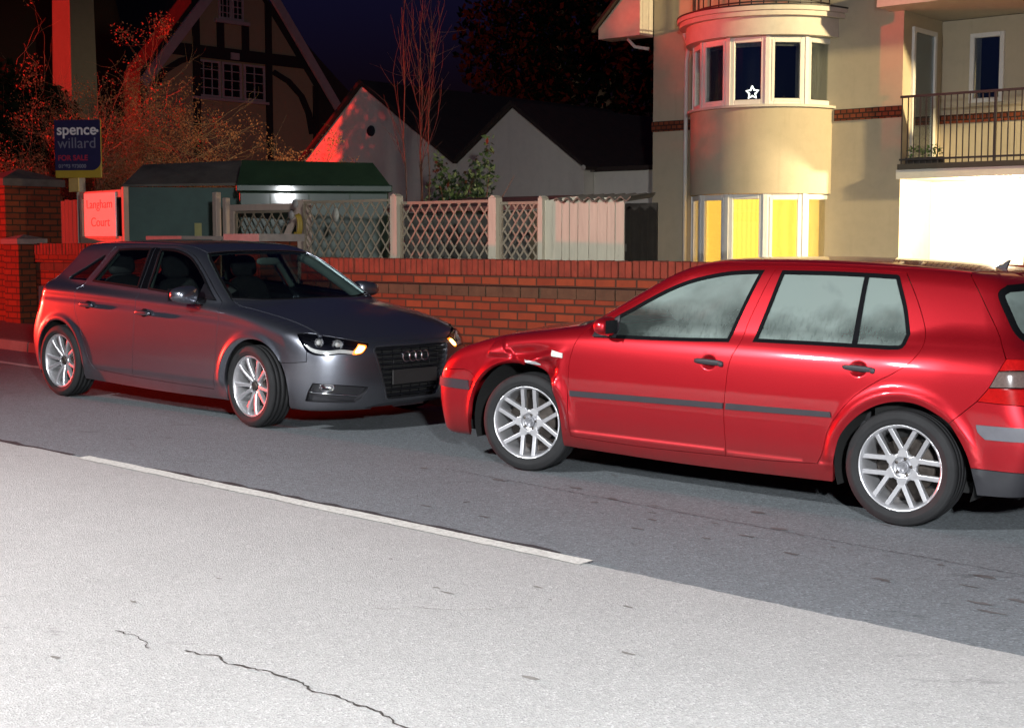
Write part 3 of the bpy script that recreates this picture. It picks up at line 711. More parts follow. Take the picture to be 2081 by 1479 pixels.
# ---- the grey hatchback -----------------------------------------------------------------
def grey_surface():
    ws = spl([(.1, .825), (.2, .860), (.35, .884), (.55, .8925), (.75, .886), (.88, .872), (1.0, .850)])
    wp = spl([(.95, -.03), (.5, -.008), (0, 0), (-1, 0), (-2.6, 0), (-3.0, -.02), (-3.5, -.07)])
    zs = spl([(.9, .70), (.6, .755), (0, .838), (-.5, .868), (-1.5, .912), (-2.4, .935), (-3.1, .935), (-3.5, .93)])
    zt = spl([(.95, .59), (.8, .652), (.62, .717), (.4, .784), (.1, .846), (-.2, .892), (-.6, .93), (-1.2, .95), (-2.5, .985), (-3.5, .99)])
    xf = spl([(.1, .79), (.2, .838), (.35, .872), (.5, .882), (.62, .872), (.68, .846), (.76, .77)])
    xr = spl([(.12, -3.32), (.35, -3.42), (.55, -3.437), (.75, -3.36), (.95, -3.265), (1.08, -3.18)])
    yg = spl([(.85, .862), (1.0, .808), (1.15, .724), (1.3, .638), (1.37, .592), (1.47, .53)])
    gx = spl([(0, -.05), (-.5, -.02), (-1.5, 0), (-2.3, -.02), (-2.8, -.065), (-3.4, -.15)])
    zr = spl([(-.6, 1.23), (-.9, 1.315), (-1.2, 1.358), (-1.7, 1.375), (-2.2, 1.368), (-2.7, 1.338), (-3.1, 1.298), (-3.4, 1.265)])
    xw = spl([(.85, .0), (.96, -.20), (1.18, -.60), (1.33, -.90), (1.46, -1.20)])
    xh = spl([(.9, -3.36), (1.0, -3.31), (1.1, -3.20), (1.2, -3.06), (1.3, -2.96), (1.42, -2.82)])
    def F(P):
        x, y, z = P[:, 0], P[:, 1], P[:, 2]; a = np.abs(y)
        W = ws(z) + wp(x)
        for cx in (0.0, -2.637):
            rr = np.hypot(x - cx, z - .31); W = W + .014 * np.exp(-((rr - .385) / .035) ** 2) * sstep(.24, .34, z) * (rr > .2)
        W = W - .014 * sstep(.33, .27, z) * sstep(-.30, -.45, x) * sstep(-2.3, -2.15, x)
        zz = zs(x)
        W = W - .010 * np.exp(-((z - zz + .055) / .035) ** 2) * sstep(.2, -.3, x)
        s2 = (a - (.887 + wp(x) - .55 * (z - zz))) * .87
        side = smax(a - W, s2, .018 + .03 * sstep(-.3, .5, x))
        top = z - (zt(x) + .058 * (1 - (a / .78) ** 2))
        t = a / .893
        front = x - (xf(z) - .55 * superell(t, 2.6)); rear = (xr(z) + .60 * superell(t, 2.6)) - x
        low = smax(smax(side, top, .07), smax(front, rear, .01), .05)
        low = smax(low, .165 - z, .04)
        gs = (a - (yg(z) + gx(x))) * .92
        gt = z - (zr(x) + .026 * (1 - (a / .6) ** 2))
        gw = (x - (xw(z) - .18 * (a / .68) ** 2)) * .5
        gr = ((xh(z) + .22 * (a / .6) ** 2.2) - x) * .6
        g = smax(smax(gs, smax(gw, gr, .01), .06), gt, .075)
        r = .022 + .06 * sstep(-2.5, -2.9, x)
        k = np.maximum(r - np.abs(low - g), 0) / r
        return np.minimum(low, g) - k * k * r * .25
    return F
def C3(F, pr, pts, step=.02):
    q = smooth_path(pr.to2(np.array(pts, float)), step); return lift(F, pr, q)
def build_grey_car():
    root = empty("parked_car", (0, 0, 0), "dark grey hatchback with its amber indicators lit, nose to nose with the red car", "car", matrix=ground_frame(-1.4258, 11.4288, -0.7046))
    F = grey_surface()
    side = DirProj((0, 1, 0)); sideR = DirProj((0, -1, 0)); fr = CylProj(.05); rr_ = CylProj(-2.75).rear()
    S = lambda p, **k: S_(F, p, 1, **k); T = lambda p, **k: T_(F, p, **k); FF = lambda p, **k: F_(F, p, 1, **k); RR = lambda p, **k: F_(F, p, -1, **k)
    circ = lambda cx, r, a0, a1, n=26: [(cx + r * math.cos(R(a0 + (a1 - a0) * i / n)), .308 + r * math.sin(R(a0 + (a1 - a0) * i / n))) for i in range(n + 1)]
    archFb = S([(.405, .185)] + circ(.045, .372, -12, 35.5, 8)); archFf = S(circ(.045, .372, 35.5, 192, 22) + [(-.322, .175)])
    archRf = S([(-2.272, .185)] + circ(-2.637, .368, -12, 125, 20)); archRb = S(circ(-2.637, .368, 125, 192, 10) + [(-2.995, .20)])
    P0 = archFb[-1]; P1 = archRb[0]
    hl_rear = C3(F, fr, [(.583, .841, .621), (.537, .850, .677), (.497, .846, .722), (.474, .837, .745)])
    hl_top1 = C3(F, fr, [(.474, .837, .745), (.50, .805, .751), (.541, .762, .748), (.601, .706, .736)])
    hl_top2 = C3(F, fr, [(.601, .706, .736), (.689, .608, .716), (.772, .495, .690), (.808, .425, .676)])
    hl_in = C3(F, fr, [(.808, .425, .676), (.822, .446, .652), (.826, .500, .606), (.819, .527, .594)])
    hl_bot = C3(F, fr, [(.819, .527, .594), (.756, .669, .604), (.707, .743, .591), (.629, .815, .600), (.583, .841, .621)])
    lead = C3(F, fr, [(.808, .425, .676), (.832, .36, .676), (.845, .2, .678), (.848, 0, .678)])
    bseam = loop(S([(P0[0], P0[2]), (.50, .535), (.585, .545)]), S([(.585, .545), (.583, .621)]))
    hood_e = T([(.601, .706), (.42, .700), (.25, .705), (-.1, .725), (-.40, .742)])
    ws_side = FF([(.742, .965), (.70, 1.06), (.646, 1.165), (.59, 1.255), (.53, 1.308)])
    roof_f = FF([(.53, 1.308), (.35, 1.322), (.15, 1.328), (0, 1.329)])
    rail = T([(ws_side[-1][0], .53), (-1.3, .550), (-1.75, .553), (-2.2, .540), (-2.72, .495)])
    roof_r = T([(-2.72, .495), (-2.93, .35), (-3.05, .15), (-3.07, 0)])
    hatch_s = S([(rail[-1][0], rail[-1][2]), (-2.80, 1.23), (-2.90, 1.12), (-2.98, 1.02), (-3.02, .962)])
    lamp_f = S([(-3.02, .962), (-2.985, .90), (-2.98, .80), (-3.02, .725)])
    bseamR = S([(P1[0], P1[2]), (-2.90, .625), (-3.02, .725)])
    sill = S([(-.322, .175), (-1.2, .172), (-2.272, .185)])
    outer = loop(archFf, sill, archRf, bseamR, lamp_f[::-1], hatch_s[::-1], rail[::-1], ws_side[::-1], cyl_line(F, fr, ws_side[0], hood_e[-1], 4), hood_e[::-1], hl_top1[::-1], hl_rear[::-1], bseam[::-1])
    bs = [(-1.585, 1.346), (-1.55, 1.15), (-1.527, .99), (-1.508, .79), (-1.518, .51), (-1.56, .262)]
    fdoor = loop(S([(-.488, .250), (-.44, .45), (-.415, .69), (-.418, .845), (-.455, .938)]), S([(-.455, .938), (-.80, 1.160), (-1.03, 1.286), (-1.27, 1.340), (-1.585, 1.346)]), S(bs), S([(-1.56, .262), (-1.0, .254), (-.488, .250)]))
    rdoor = loop(S(bs[::-1]), S([(-1.585, 1.346), (-2.0, 1.340), (-2.185, 1.325)]), S([(-2.185, 1.325), (-2.26, 1.20), (-2.36, 1.045), (-2.425, .960)]), S([(-2.425, .960), (-2.405, .86), (-2.372, .754), (-2.321, .675), (-2.235, .50), (-2.16, .34), (-2.11, .285)]), S([(-2.11, .285), (-1.9, .275), (-1.56, .262)]))
    fwin = loop(S([(-.515, .945), (-.673, .950), (-1.078, .974), (-1.43, .995)]), S([(-1.43, .995), (-1.46, 1.15), (-1.508, 1.332)]), S([(-1.508, 1.332), (-1.279, 1.326), (-1.04, 1.270), (-.822, 1.151), (-.515, .945)]))
    rwin = loop(S([(-1.565, .999), (-1.9, 1.013), (-2.285, 1.027)]), S([(-2.285, 1.027), (-2.20, 1.16), (-2.105, 1.312)]), S([(-2.105, 1.312), (-1.9, 1.325), (-1.64, 1.331)]), S([(-1.64, 1.331), (-1.60, 1.15), (-1.565, .999)]))
    qwin = loop(S([(-2.395, 1.032), (-2.55, 1.034), (-2.700, 1.032)]), S([(-2.700, 1.032), (-2.712, 1.044), (-2.51, 1.145), (-2.29, 1.258)]), S([(-2.29, 1.258), (-2.265, 1.250), (-2.395, 1.032)]))
    hl = loop(hl_rear, hl_top1, hl_top2, hl_in, hl_bot)
    fogl = loop(C3(F, fr, [(.624, .818, .388), (.74, .66, .374), (.836, .447, .349)]), C3(F, fr, [(.836, .447, .349), (.822, .475, .30), (.808, .500, .268), (.786, .535, .236)]), C3(F, fr, [(.786, .535, .236), (.70, .70, .243), (.567, .838, .252)]), C3(F, fr, [(.567, .838, .252), (.59, .833, .32), (.624, .818, .388)]))
    for sg in (1, -1):
        f = (lambda L: L) if sg > 0 else mir; pr = side if sg > 0 else sideR
        body = panel("body", F, pr, f(outer), [f(fdoor), f(rdoor), f(qwin)], M_GREYPAINT, root, h=.021, depth=.03)
        panel("quarter_window", F, pr, f(qwin), [], M_GLASSG, body, gap=.002, h=.04, rim=False, off=-.004)
        for dl, wl, hx, hz in ((fdoor, fwin, -1.375, .802), (rdoor, rwin, -2.19, .828)):
            d = panel("door", F, pr, f(dl), [f(wl)], M_GREYPAINT, root, h=.021, depth=.03)
            q = clean_loop(pr.to2(f(wl))); inner = lift(F, pr, offset_loop(q, .015))
            panel("window_seal", F, pr, f(wl), [inner], M_SEAL, d, gap=0, h=.03, depth=.015, off=.002)
            panel("window", F, pr, inner, [], M_GLASSG, d, gap=0, h=.04, rim=False, off=-.006)
            y = float(lift(F, side, side.to2(np.array([[hx, 0, hz]])))[0][1])
            bpq = [(-1.436, .998), (-1.520, .998), (-1.578, 1.335), (-1.512, 1.328)] if wl is fwin else [(-1.534, .998), (-1.558, 1.000), (-1.630, 1.328), (-1.592, 1.335)]
            bpl = loop(*[S([bpq[i], bpq[(i + 1) % 4]]) for i in range(4)]); panel("pillar_cover", F, pr, f(bpl), [], M_PILLARBLK, d, gap=0, h=.03, off=.003, depth=.004)
            hb = blob("handle", (hx, sg * (y + .020), hz + .004), (.100, .014, .019), M_GREYPAINT, d, 3.2)
            blob("handle_bowl", (hx - .005, sg * (y - .012), hz - .003), (.055, .020, .042), M_SEAL, hb, 2.2)
        mirror_housing(root, M_GREYPAINT, F, (-.70, sg * .985, .985), (.085, .115, .068), Matrix.Rotation(sg * R(-12), 4, 'Z'), (-.66, sg * .83, .935), M_GLOSSBLK)
        sail = loop(S([(-.53, .949), (-.74, .952)]), S([(-.74, .952), (-.73, 1.075)]), S([(-.73, 1.075), (-.53, .949)]))
        panel("mirror_foot", F, pr, f(sail), [], M_GLOSSBLK, root, gap=0, h=.02, off=.004, depth=.012)
        # lamps
        hd = panel("headlamp", F, fr, f(hl), [], M_LENS, root, gap=.003, rim=False, h=.02)
        panel("lamp_housing", F, fr, f(hl), [], M_GLOSSBLK, hd, gap=.004, h=.02, off=-.055, rim=False)
        wall_q = fr.to2(f(hl)); ring = clean_loop(wall_q); a_ = lift(F, fr, ring); n_ = grad(F, a_); nn = len(a_)
        mesh_obj("lamp_rim", np.vstack([a_ - n_ * .001, a_ - n_ * .055]), [(i, (i + 1) % nn, nn + (i + 1) % nn, nn + i) for i in range(nn)], M_SEAL, hd)
        bar = C3(F, fr, [(.800, .545, .600), (.756, .664, .612), (.707, .738, .602), (.640, .806, .612), (.598, .832, .632), (.560, .844, .668)])
        bar2 = C3(F, fr, [(.800, .545, .624), (.762, .655, .640), (.715, .725, .632), (.655, .790, .636), (.605, .826, .652), (.575, .838, .672)])
        panel("light_strip", F, fr, f(loop(bar, bar2[::-1])), [], M_WHITEPL, hd, gap=0, h=.015, off=-.014, depth=.02)
        for bx, by, bz, br in ((.640, .775, .684, .036), (.722, .665, .668, .043)):
            mb = MB(); Mb = Matrix.Translation((bx - .022, sg * (by - .022), bz)) @ Matrix.Rotation(sg * R(40), 4, 'Z')
            prof = [(br * math.sin(a), -.035 + br * .9 * (1 - math.cos(a))) for a in np.linspace(.1, 1.45, 8)]
            mb.lathe(prof, 28, axis='x'); mb.v = [tuple(Mb @ Vector(v)) for v in mb.v]; bo = mb.build("lamp_bowl", M_CHROME, hd)
            blob("bulb_lens", tuple(Mb @ Vector((-.012, 0, 0))), (.018, .021, .021), M_WHITEPL, bo, 2)
        ind = C3(F, fr, [(.772, .497, .681), (.800, .440, .667), (.816, .452, .652), (.820, .505, .606), (.800, .570, .602), (.772, .497, .681)], step=.01)
        panel("indicator_lamp", F, fr, f(ind), [], M_AMBER, hd, gap=0, h=.012, off=-.012, depth=.02)
        hot = C3(F, fr, [(.784, .500, .668), (.806, .462, .655), (.815, .505, .615), (.800, .552, .612), (.784, .500, .668)], step=.008)
        panel("indicator_bulb", F, fr, f(hot), [], M_AMBERHOT, hd, gap=0, h=.01, off=-.009, rim=False)
        # fog lamp recess
        fg = panel("fog_lamp_recess", F, fr, f(fogl), [], M_BLACKPL, root, gap=-.001, h=.03, off=-.045, rim=False)
        a_ = lift(F, fr, clean_loop(fr.to2(f(fogl)))); n_ = grad(F, a_); nn = len(a_)
        mesh_obj("recess_rim", np.vstack([a_ - n_ * .001, a_ - n_ * .046]), [(i, (i + 1) % nn, nn + (i + 1) % nn, nn + i) for i in range(nn)], M_BLACKPL, fg)
        e = lift(F, fr, fr.to2(f(np.array([(.700, .745, .356)]))))[0]; n1 = grad(F, e[None])[0]
        Mb = Matrix.Translation(Vector(e - n1 * .020)) @ Vector(n1).to_track_quat('X', 'Z').to_matrix().to_4x4()
        mb = MB(); mb.lathe([(.046, -.02), (.046, .008), (.040, .010), (.036, .0), (.015, -.018), (0, -.02)], 28, axis='x'); mb.v = [tuple(Mb @ Vector((v[0], v[1] * 1.25, v[2] * .82))) for v in mb.v]; fo = mb.build("fog_lamp", M_CHROME, fg)
        st = C3(F, fr, [(.590, .832, .322), (.70, .705, .306), (.806, .515, .288)]); st = st - grad(F, st) * .004
        mb = MB(); mb.tube([tuple(p) for p in f(st)], .0055, 8); mb.build("chrome_strip", M_CHROME, fg)
        liner(root, .04, sg * .82, sg); liner(root, -2.637, sg * .82, sg)
        # rear lamp
        lp1 = cyl_line(F, rr_, lamp_f[-1], RR([(.50, .745), (.49, .745)])[0], 16); lp2 = RR([(.50, .745), (.47, .85), (.50, .945)]); lp3 = cyl_line(F, rr_, lp2[-1], lamp_f[0], 16)
        panel("tail_lamp", F, rr_, f(loop(lamp_f, lp1, lp2, lp3)), [], M_TAILRED, root, h=.02, off=.003)
        for y_ in (.18, .30): pass
    # bumper, grille
    g_top = FF([(0, .655), (.25, .657), (.36, .655)]); g_c = FF([(.36, .655), (.395, .648), (.412, .620), (.405, .598)]); g_s = FF([(.405, .598), (.372, .493), (.288, .262)]); g_b = FF([(.288, .262), (.277, .242), (.25, .235), (0, .231)])
    gh = loop(g_top, g_c, g_s, g_b); gril = loop(gh, mir(gh[::-1])); frame_out = gril
    bot = C3(F, fr, [tuple(archFb[0]), (.55, .80, .178), (.70, .66, .176), (.79, .42, .174), (.80, 0, .172)])
    half = loop(lead[::-1], hl_in, hl_bot, bseam[::-1], archFb[::-1], bot)
    lowg = loop(FF([(0, .214), (.25, .213), (.36, .205), (.45, .188)]), FF([(.45, .188), (.40, .179), (0, .178)])); lowgril = loop(lowg, mir(lowg[::-1]))
    bp = panel("bumper", F, fr, loop(half, mir(half[::-1])), [gril, lowgril, fogl, mir(fogl)], M_GREYPAINT, root, h=.02, depth=.03)
    panel("lower_grille", F, fr, lowgril, [], M_BLACKPL, bp, h=.03, off=-.012, rim=False)
    gr = panel("grille", F, fr, gril, [], M_VOID, root, h=.04, off=-.06, rim=False, gap=-.004)
    inn = lift(F, fr, offset_loop(clean_loop(fr.to2(gril)), .011))
    panel("grille_frame", F, fr, gril, [inn], plain("dark_chrome", (.22, .22, .24), .22, .9), gr, gap=0, h=.02, off=.004, depth=.05)
    for zc in (.628, .590, .552, .514, .474, .434, .394, .354, .314, .274):
        w = float(np.interp(zc, [.235, .262, .598, .64], [.26, .280, .397, .385]))
        p = FF([(-w, zc), (w, zc)], step=.05); p = p + np.array([-.022, 0, 0]); mb = MB()
        vs = []
        for q_ in p:
            for dx, dz in ((.010, .005), (.013, 0), (.010, -.006), (-.012, -.007), (-.012, .007)): vs.append((q_[0] + dx, q_[1], q_[2] + dz))
        n_ = len(p); mb.add(vs, [(i * 5 + k, i * 5 + (k + 1) % 5, (i + 1) * 5 + (k + 1) % 5, (i + 1) * 5 + k) for i in range(n_ - 1) for k in range(5)])
        mb.build("grille_bar", M_GLOSSBLK, gr)
    for yc in (-.30, -.20, -.10, 0, .10, .20, .30):
        mb = MB(); zt_, zb_ = .645, .25
        if abs(yc) > .26: zb_ = .34
        p = FF([(yc, zt_), (yc, zb_)], step=.08) + np.array([-.034, 0, 0]); mb.tube([tuple(a) for a in p], .004, 6); mb.build("grille_rib", M_GLOSSBLK, gr)
    for i in range(4):
        yc = (i - 1.5) * .066; xx = float(FF([(yc, .562), (yc + .01, .562)])[0][0]); mb = MB(); n1, n2 = 40, 10; vs = []
        for a in range(n1):
            for b in range(n2):
                A, B = 2 * math.pi * a / n1, 2 * math.pi * b / n2; r_ = .0375 + .0048 * math.cos(B); vs.append((xx + .004 + .0048 * math.sin(B) + (.002 if i % 2 else 0), yc + r_ * math.cos(A), .562 + r_ * math.sin(A)))
        mb.add(vs, [(a * n2 + b, ((a + 1) % n1) * n2 + b, ((a + 1) % n1) * n2 + (b + 1) % n2, a * n2 + (b + 1) % n2) for a in range(n1) for b in range(n2)], smooth=True)
        mb.build("ring_emblem", M_CHROME, gr)
    mb = MB(); mb.box((.872, -.24, .355), (.886, .24, .465)); o = mb.build("number_plate", M_PLATEBLK, gr); bevel(o, .003)
    # centre panels
    panel("roof", F, DirProj((0, 0, 1)), loop(roof_f[::-1], rail, roof_r, mir(roof_r[::-1]), mir(rail[::-1]), mir(roof_f)), [], M_GREYPAINT, root, h=.035)
    panel("roof_lining", F, DirProj((0, 0, 1)), loop(roof_f[::-1], rail, roof_r, mir(roof_r[::-1]), mir(rail[::-1]), mir(roof_f)), [], M_TRIMLT, root, h=.06, off=-.035, rim=False)
    ws_b = T([(ws_side[0][0], ws_side[0][1]), (-.285, .5), (-.215, .25), (-.195, 0)])
    wl = loop(ws_side, roof_f, mir(roof_f[::-1]), mir(ws_side[::-1]), mir(ws_b), ws_b[::-1])
    wsc = panel("windscreen", F, DirProj((1, 0, .9)), wl, [], M_GLASSG, root, h=.05, rim=False, off=-.004)
    q = clean_loop(DirProj((1, 0, .9)).to2(wl)); inner = lift(F, DirProj((1, 0, .9)), offset_loop(q, .022))
    panel("windscreen_seal", F, DirProj((1, 0, .9)), wl, [inner], M_SEAL, wsc, gap=.001, h=.03, off=-.002, rim=False)
    hood_r = T([(-.40, .742), (-.31, .58), (-.215, .3), (-.185, 0)])
    hoodh = loop(lead[::-1], hl_top2[::-1], hood_e, hood_r)
    panel("bonnet", F, DirProj((.3, 0, 1)), loop(lead[::-1], hl_top2[::-1], hood_e, hood_r, mir(hood_r[::-1]), mir(hood_e[::-1]), mir(hl_top2), mir(lead)), [], M_GREYPAINT, root, h=.028)
    panel("cowl", F, DirProj((.3, 0, 1)), loop(hood_r, mir(hood_r[::-1]), mir(ws_b), ws_b[::-1]), [], M_BLACKPL, root, h=.03, rim=False)
    # tailgate and rear bumper
    rg = loop(RR([(.45, 1.02), (0, 1.0), (-.45, 1.02)]), RR([(-.45, 1.02), (-.50, 1.07), (-.40, 1.235), (-.36, 1.255)]), RR([(-.36, 1.255), (0, 1.265), (.36, 1.255)]), RR([(.36, 1.255), (.40, 1.235), (.50, 1.07), (.45, 1.02)]))
    lp2 = RR([(.50, .745), (.47, .85), (.50, .945)]); lp3 = cyl_line(F, rr_, lp2[-1], lamp_f[0], 16); lp1 = cyl_line(F, rr_, lamp_f[-1], lp2[0], 16)
    hb = RR([(.50, .745), (.48, .66), (.40, .63), (0, .63)])
    half = loop(roof_r[::-1], hatch_s, lp3[::-1], lp2[::-1], hb)
    ht = panel("hatch", F, rr_, loop(half, mir(half[::-1])), [rg], M_GREYPAINT, root, h=.03)
    panel("rear_window", F, rr_, rg, [], M_GLASSG, ht, gap=0, h=.05, rim=False, off=-.004)
    bt = cyl_line(F, rr_, archRb[-1], np.array([-3.3, 0, .22]), 24)
    half = loop(hb[::-1], lp1[::-1], bseamR[::-1], archRb, bt)
    panel("bumper", F, rr_, loop(half, mir(half[::-1])), [], M_GREYPAINT, root, h=.03)
    # floor and cabin
    mb = MB(); mb.box((-3.2, -.72, .19), (.62, .72, .25)); mb.box((-3.2, -.58, .252), (.55, .58, .42)); mb.build("underbody", M_VOID, root)
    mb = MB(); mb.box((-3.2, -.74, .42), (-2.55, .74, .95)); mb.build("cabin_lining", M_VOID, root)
    da = blob("dashboard", (-.52, 0, .80), (.36, .74, .135), M_BLACKPL, root, 4.0)
    mb = MB(); n1, n2 = 36, 8; vs = []; Ms = Matrix.Translation((-.93, -.37, .90)) @ Matrix.Rotation(R(-25), 4, 'Y')
    for a in range(n1):
        for b in range(n2):
            A, B = 2 * math.pi * a / n1, 2 * math.pi * b / n2; r_ = .18 + .014 * math.cos(B); vs.append(Ms @ Vector((.014 * math.sin(B), r_ * math.cos(A), r_ * math.sin(A))))
    mb.add(vs, [(a * n2 + b, ((a + 1) % n1) * n2 + b, ((a + 1) % n1) * n2 + (b + 1) % n2, a * n2 + (b + 1) % n2) for a in range(n1) for b in range(n2)], smooth=True)
    mb.box((-.02, -.17, -.03), (.02, .17, .03), M=Ms); mb.box((.0, -.05, -.05), (.22, .05, .02), M=Ms); mb.build("steering_wheel", M_BLACKPL, da)
    for x, y in ((-1.25, .37), (-1.25, -.37), (-2.05, .37), (-2.05, -.37)): seat(root, x, y)
    blob("interior_mirror", (-.86, 0, 1.235), (.02, .12, .032), M_TRIMLT, root, 3)
    for sg in (1, -1):
        f = (lambda L: L) if sg > 0 else mir
        p = ws_side - grad(F, ws_side) * .03 + np.array([-.05, -.02, -.01]); mb = MB(); mb.tube([tuple(a) for a in f(p)], .045, 8); mb.build("pillar_trim", M_TRIMLT, root)
        p = S([(-1.455, .98), (-1.54, 1.31)]) - np.array([0, .04, 0]); mb = MB(); mb.tube([tuple(a) for a in f(p)], .03, 8); mb.build("pillar_trim", M_TRIMLT, root)
        p = S([(-2.33, 1.02), (-2.17, 1.28)]) - np.array([0, .045, 0]); mb = MB(); mb.tube([tuple(a) for a in f(p)], .03, 8); mb.build("pillar_trim", M_TRIMLT, root)
    for loc, rot, sp in (((0, .800, .316), (0, 0, -R(5)), 0), ((-2.637, .795, .316), (0, 0, 0), .2), ((0, -.800, .316), (0, 0, math.pi - R(5)), R(2)), ((-2.637, -.795, .316), (0, 0, math.pi), R(10))):
        wheel_tenspoke(root, loc, rot, sp)
    return root, F
# ------------------------------------------------------------------ the street (road frame: s along the kerb to the right, n away from the camera)
E_ = Vector((0.7609, -0.6489, 0)); N_ = Vector((0.6489, 0.7609, 0)); ROT = math.atan2(-0.6489, 0.7609)
def rd(s, n, z=None, up=0.0):
    p = E_ * s + N_ * n; p.z = gz(p.x, p.y) + up if z is None else z; return p
def sheet(name, quads, up, material, kind='structure', sub=1):
    mb = MB()
    for (s0, s1, n0, n1) in quads: mb.add([rd(s0, n0, up=up), rd(s1, n0, up=up), rd(s1, n1, up=up), rd(s0, n1, up=up)], [(0, 1, 2, 3)])
    o = mb.build(name, material); return tag(o, kind=kind)

def road_material(name, base, var, speck, grain, stain):
    t = NT(name); rot = (0, 0, -ROT)
    v = t.coord(rot=rot)
    n1 = t.noise(0.35, 5, 0.6, v); n2 = t.noise(2.2, 6, 0.65, v)
    vor = t.n("TexVoronoi"); vor.inputs['Scale'].default_value = grain; t.l(v, vor.inputs['Vector'])
    fine = t.noise(grain * 1.3, 2, 0.7, v)
    c = t.mix(n1, tuple(b * (1 - var) for b in base), tuple(b * (1 + var) for b in base))
    c = t.mix(t.ramp(n2, (0.35, 0.0), (0.75, 0.35)), c, tuple(b * 0.72 for b in base))
    sp = t.n("SeparateColor"); t.l(vor.outputs['Color'], sp.inputs[0])
    c = t.mix(t.ramp(sp.outputs[0], (0.0, 0.75), (0.5, 0.0)), c, tuple(b * (1 - speck) for b in base))
    c = t.mix(t.ramp(sp.outputs[1], (0.78, 0.0), (1.0, 0.8)), c, tuple(min(1, b * (1 + speck * 1.1)) for b in base))
    st = t.noise(7.0, 5, 0.75, t.coord((.35, 1.0, 1), rot)); area = t.noise(0.55, 3, 0.5, t.coord((.6, 1, 1), rot))
    sm = t.math('MULTIPLY', t.ramp(st, (0.60, 0.0), (0.66, 1.0)), t.ramp(area, (0.50, 0.0), (0.62, stain)))
    c = t.mix(sm, c, tuple(b * 0.35 for b in base))
    h = t.math('ADD', t.math('MULTIPLY', vor.outputs['Distance'], 0.8), t.math('MULTIPLY', fine, 0.5))
    return t.done(t.bsdf(c, 0.82, 0, t.bump(h, 0.55, 0.006), spec=0.35))
M_ASPHALT = road_material("asphalt", (0.178, 0.198, 0.212), .10, .45, 95, .75)
M_PALE = road_material("bleached_chippings", (0.425, 0.425, 0.415), .09, .34, 125, .45)
M_PAVE = road_material("pavement", (0.16, 0.155, 0.14), .12, .35, 60, .5)
M_EARTH = plain("garden_earth", (0.025, 0.03, 0.018), 0.95, var=.4, scale=1.5, bump=.5, bscale=20)
def paint_material():
    t = NT("road_paint"); n = t.noise(38, 5, 0.75); c = t.mix(t.ramp(n, (0.40, 0.0), (0.66, 0.8)), (0.74, 0.74, 0.69), (0.40, 0.39, 0.36))
    return t.done(t.bsdf(c, 0.7, normal=t.bump(t.noise(130, 3), .4, .004)))
M_PAINT = paint_material()
M_TAR = plain("tar_seam", (0.030, 0.031, 0.034), .8, var=.3, scale=25, bump=.3, bscale=120)
M_KERB = plain("kerb_stone", (0.23, 0.21, 0.18), .85, var=.25, scale=6, bump=.3, bscale=80)

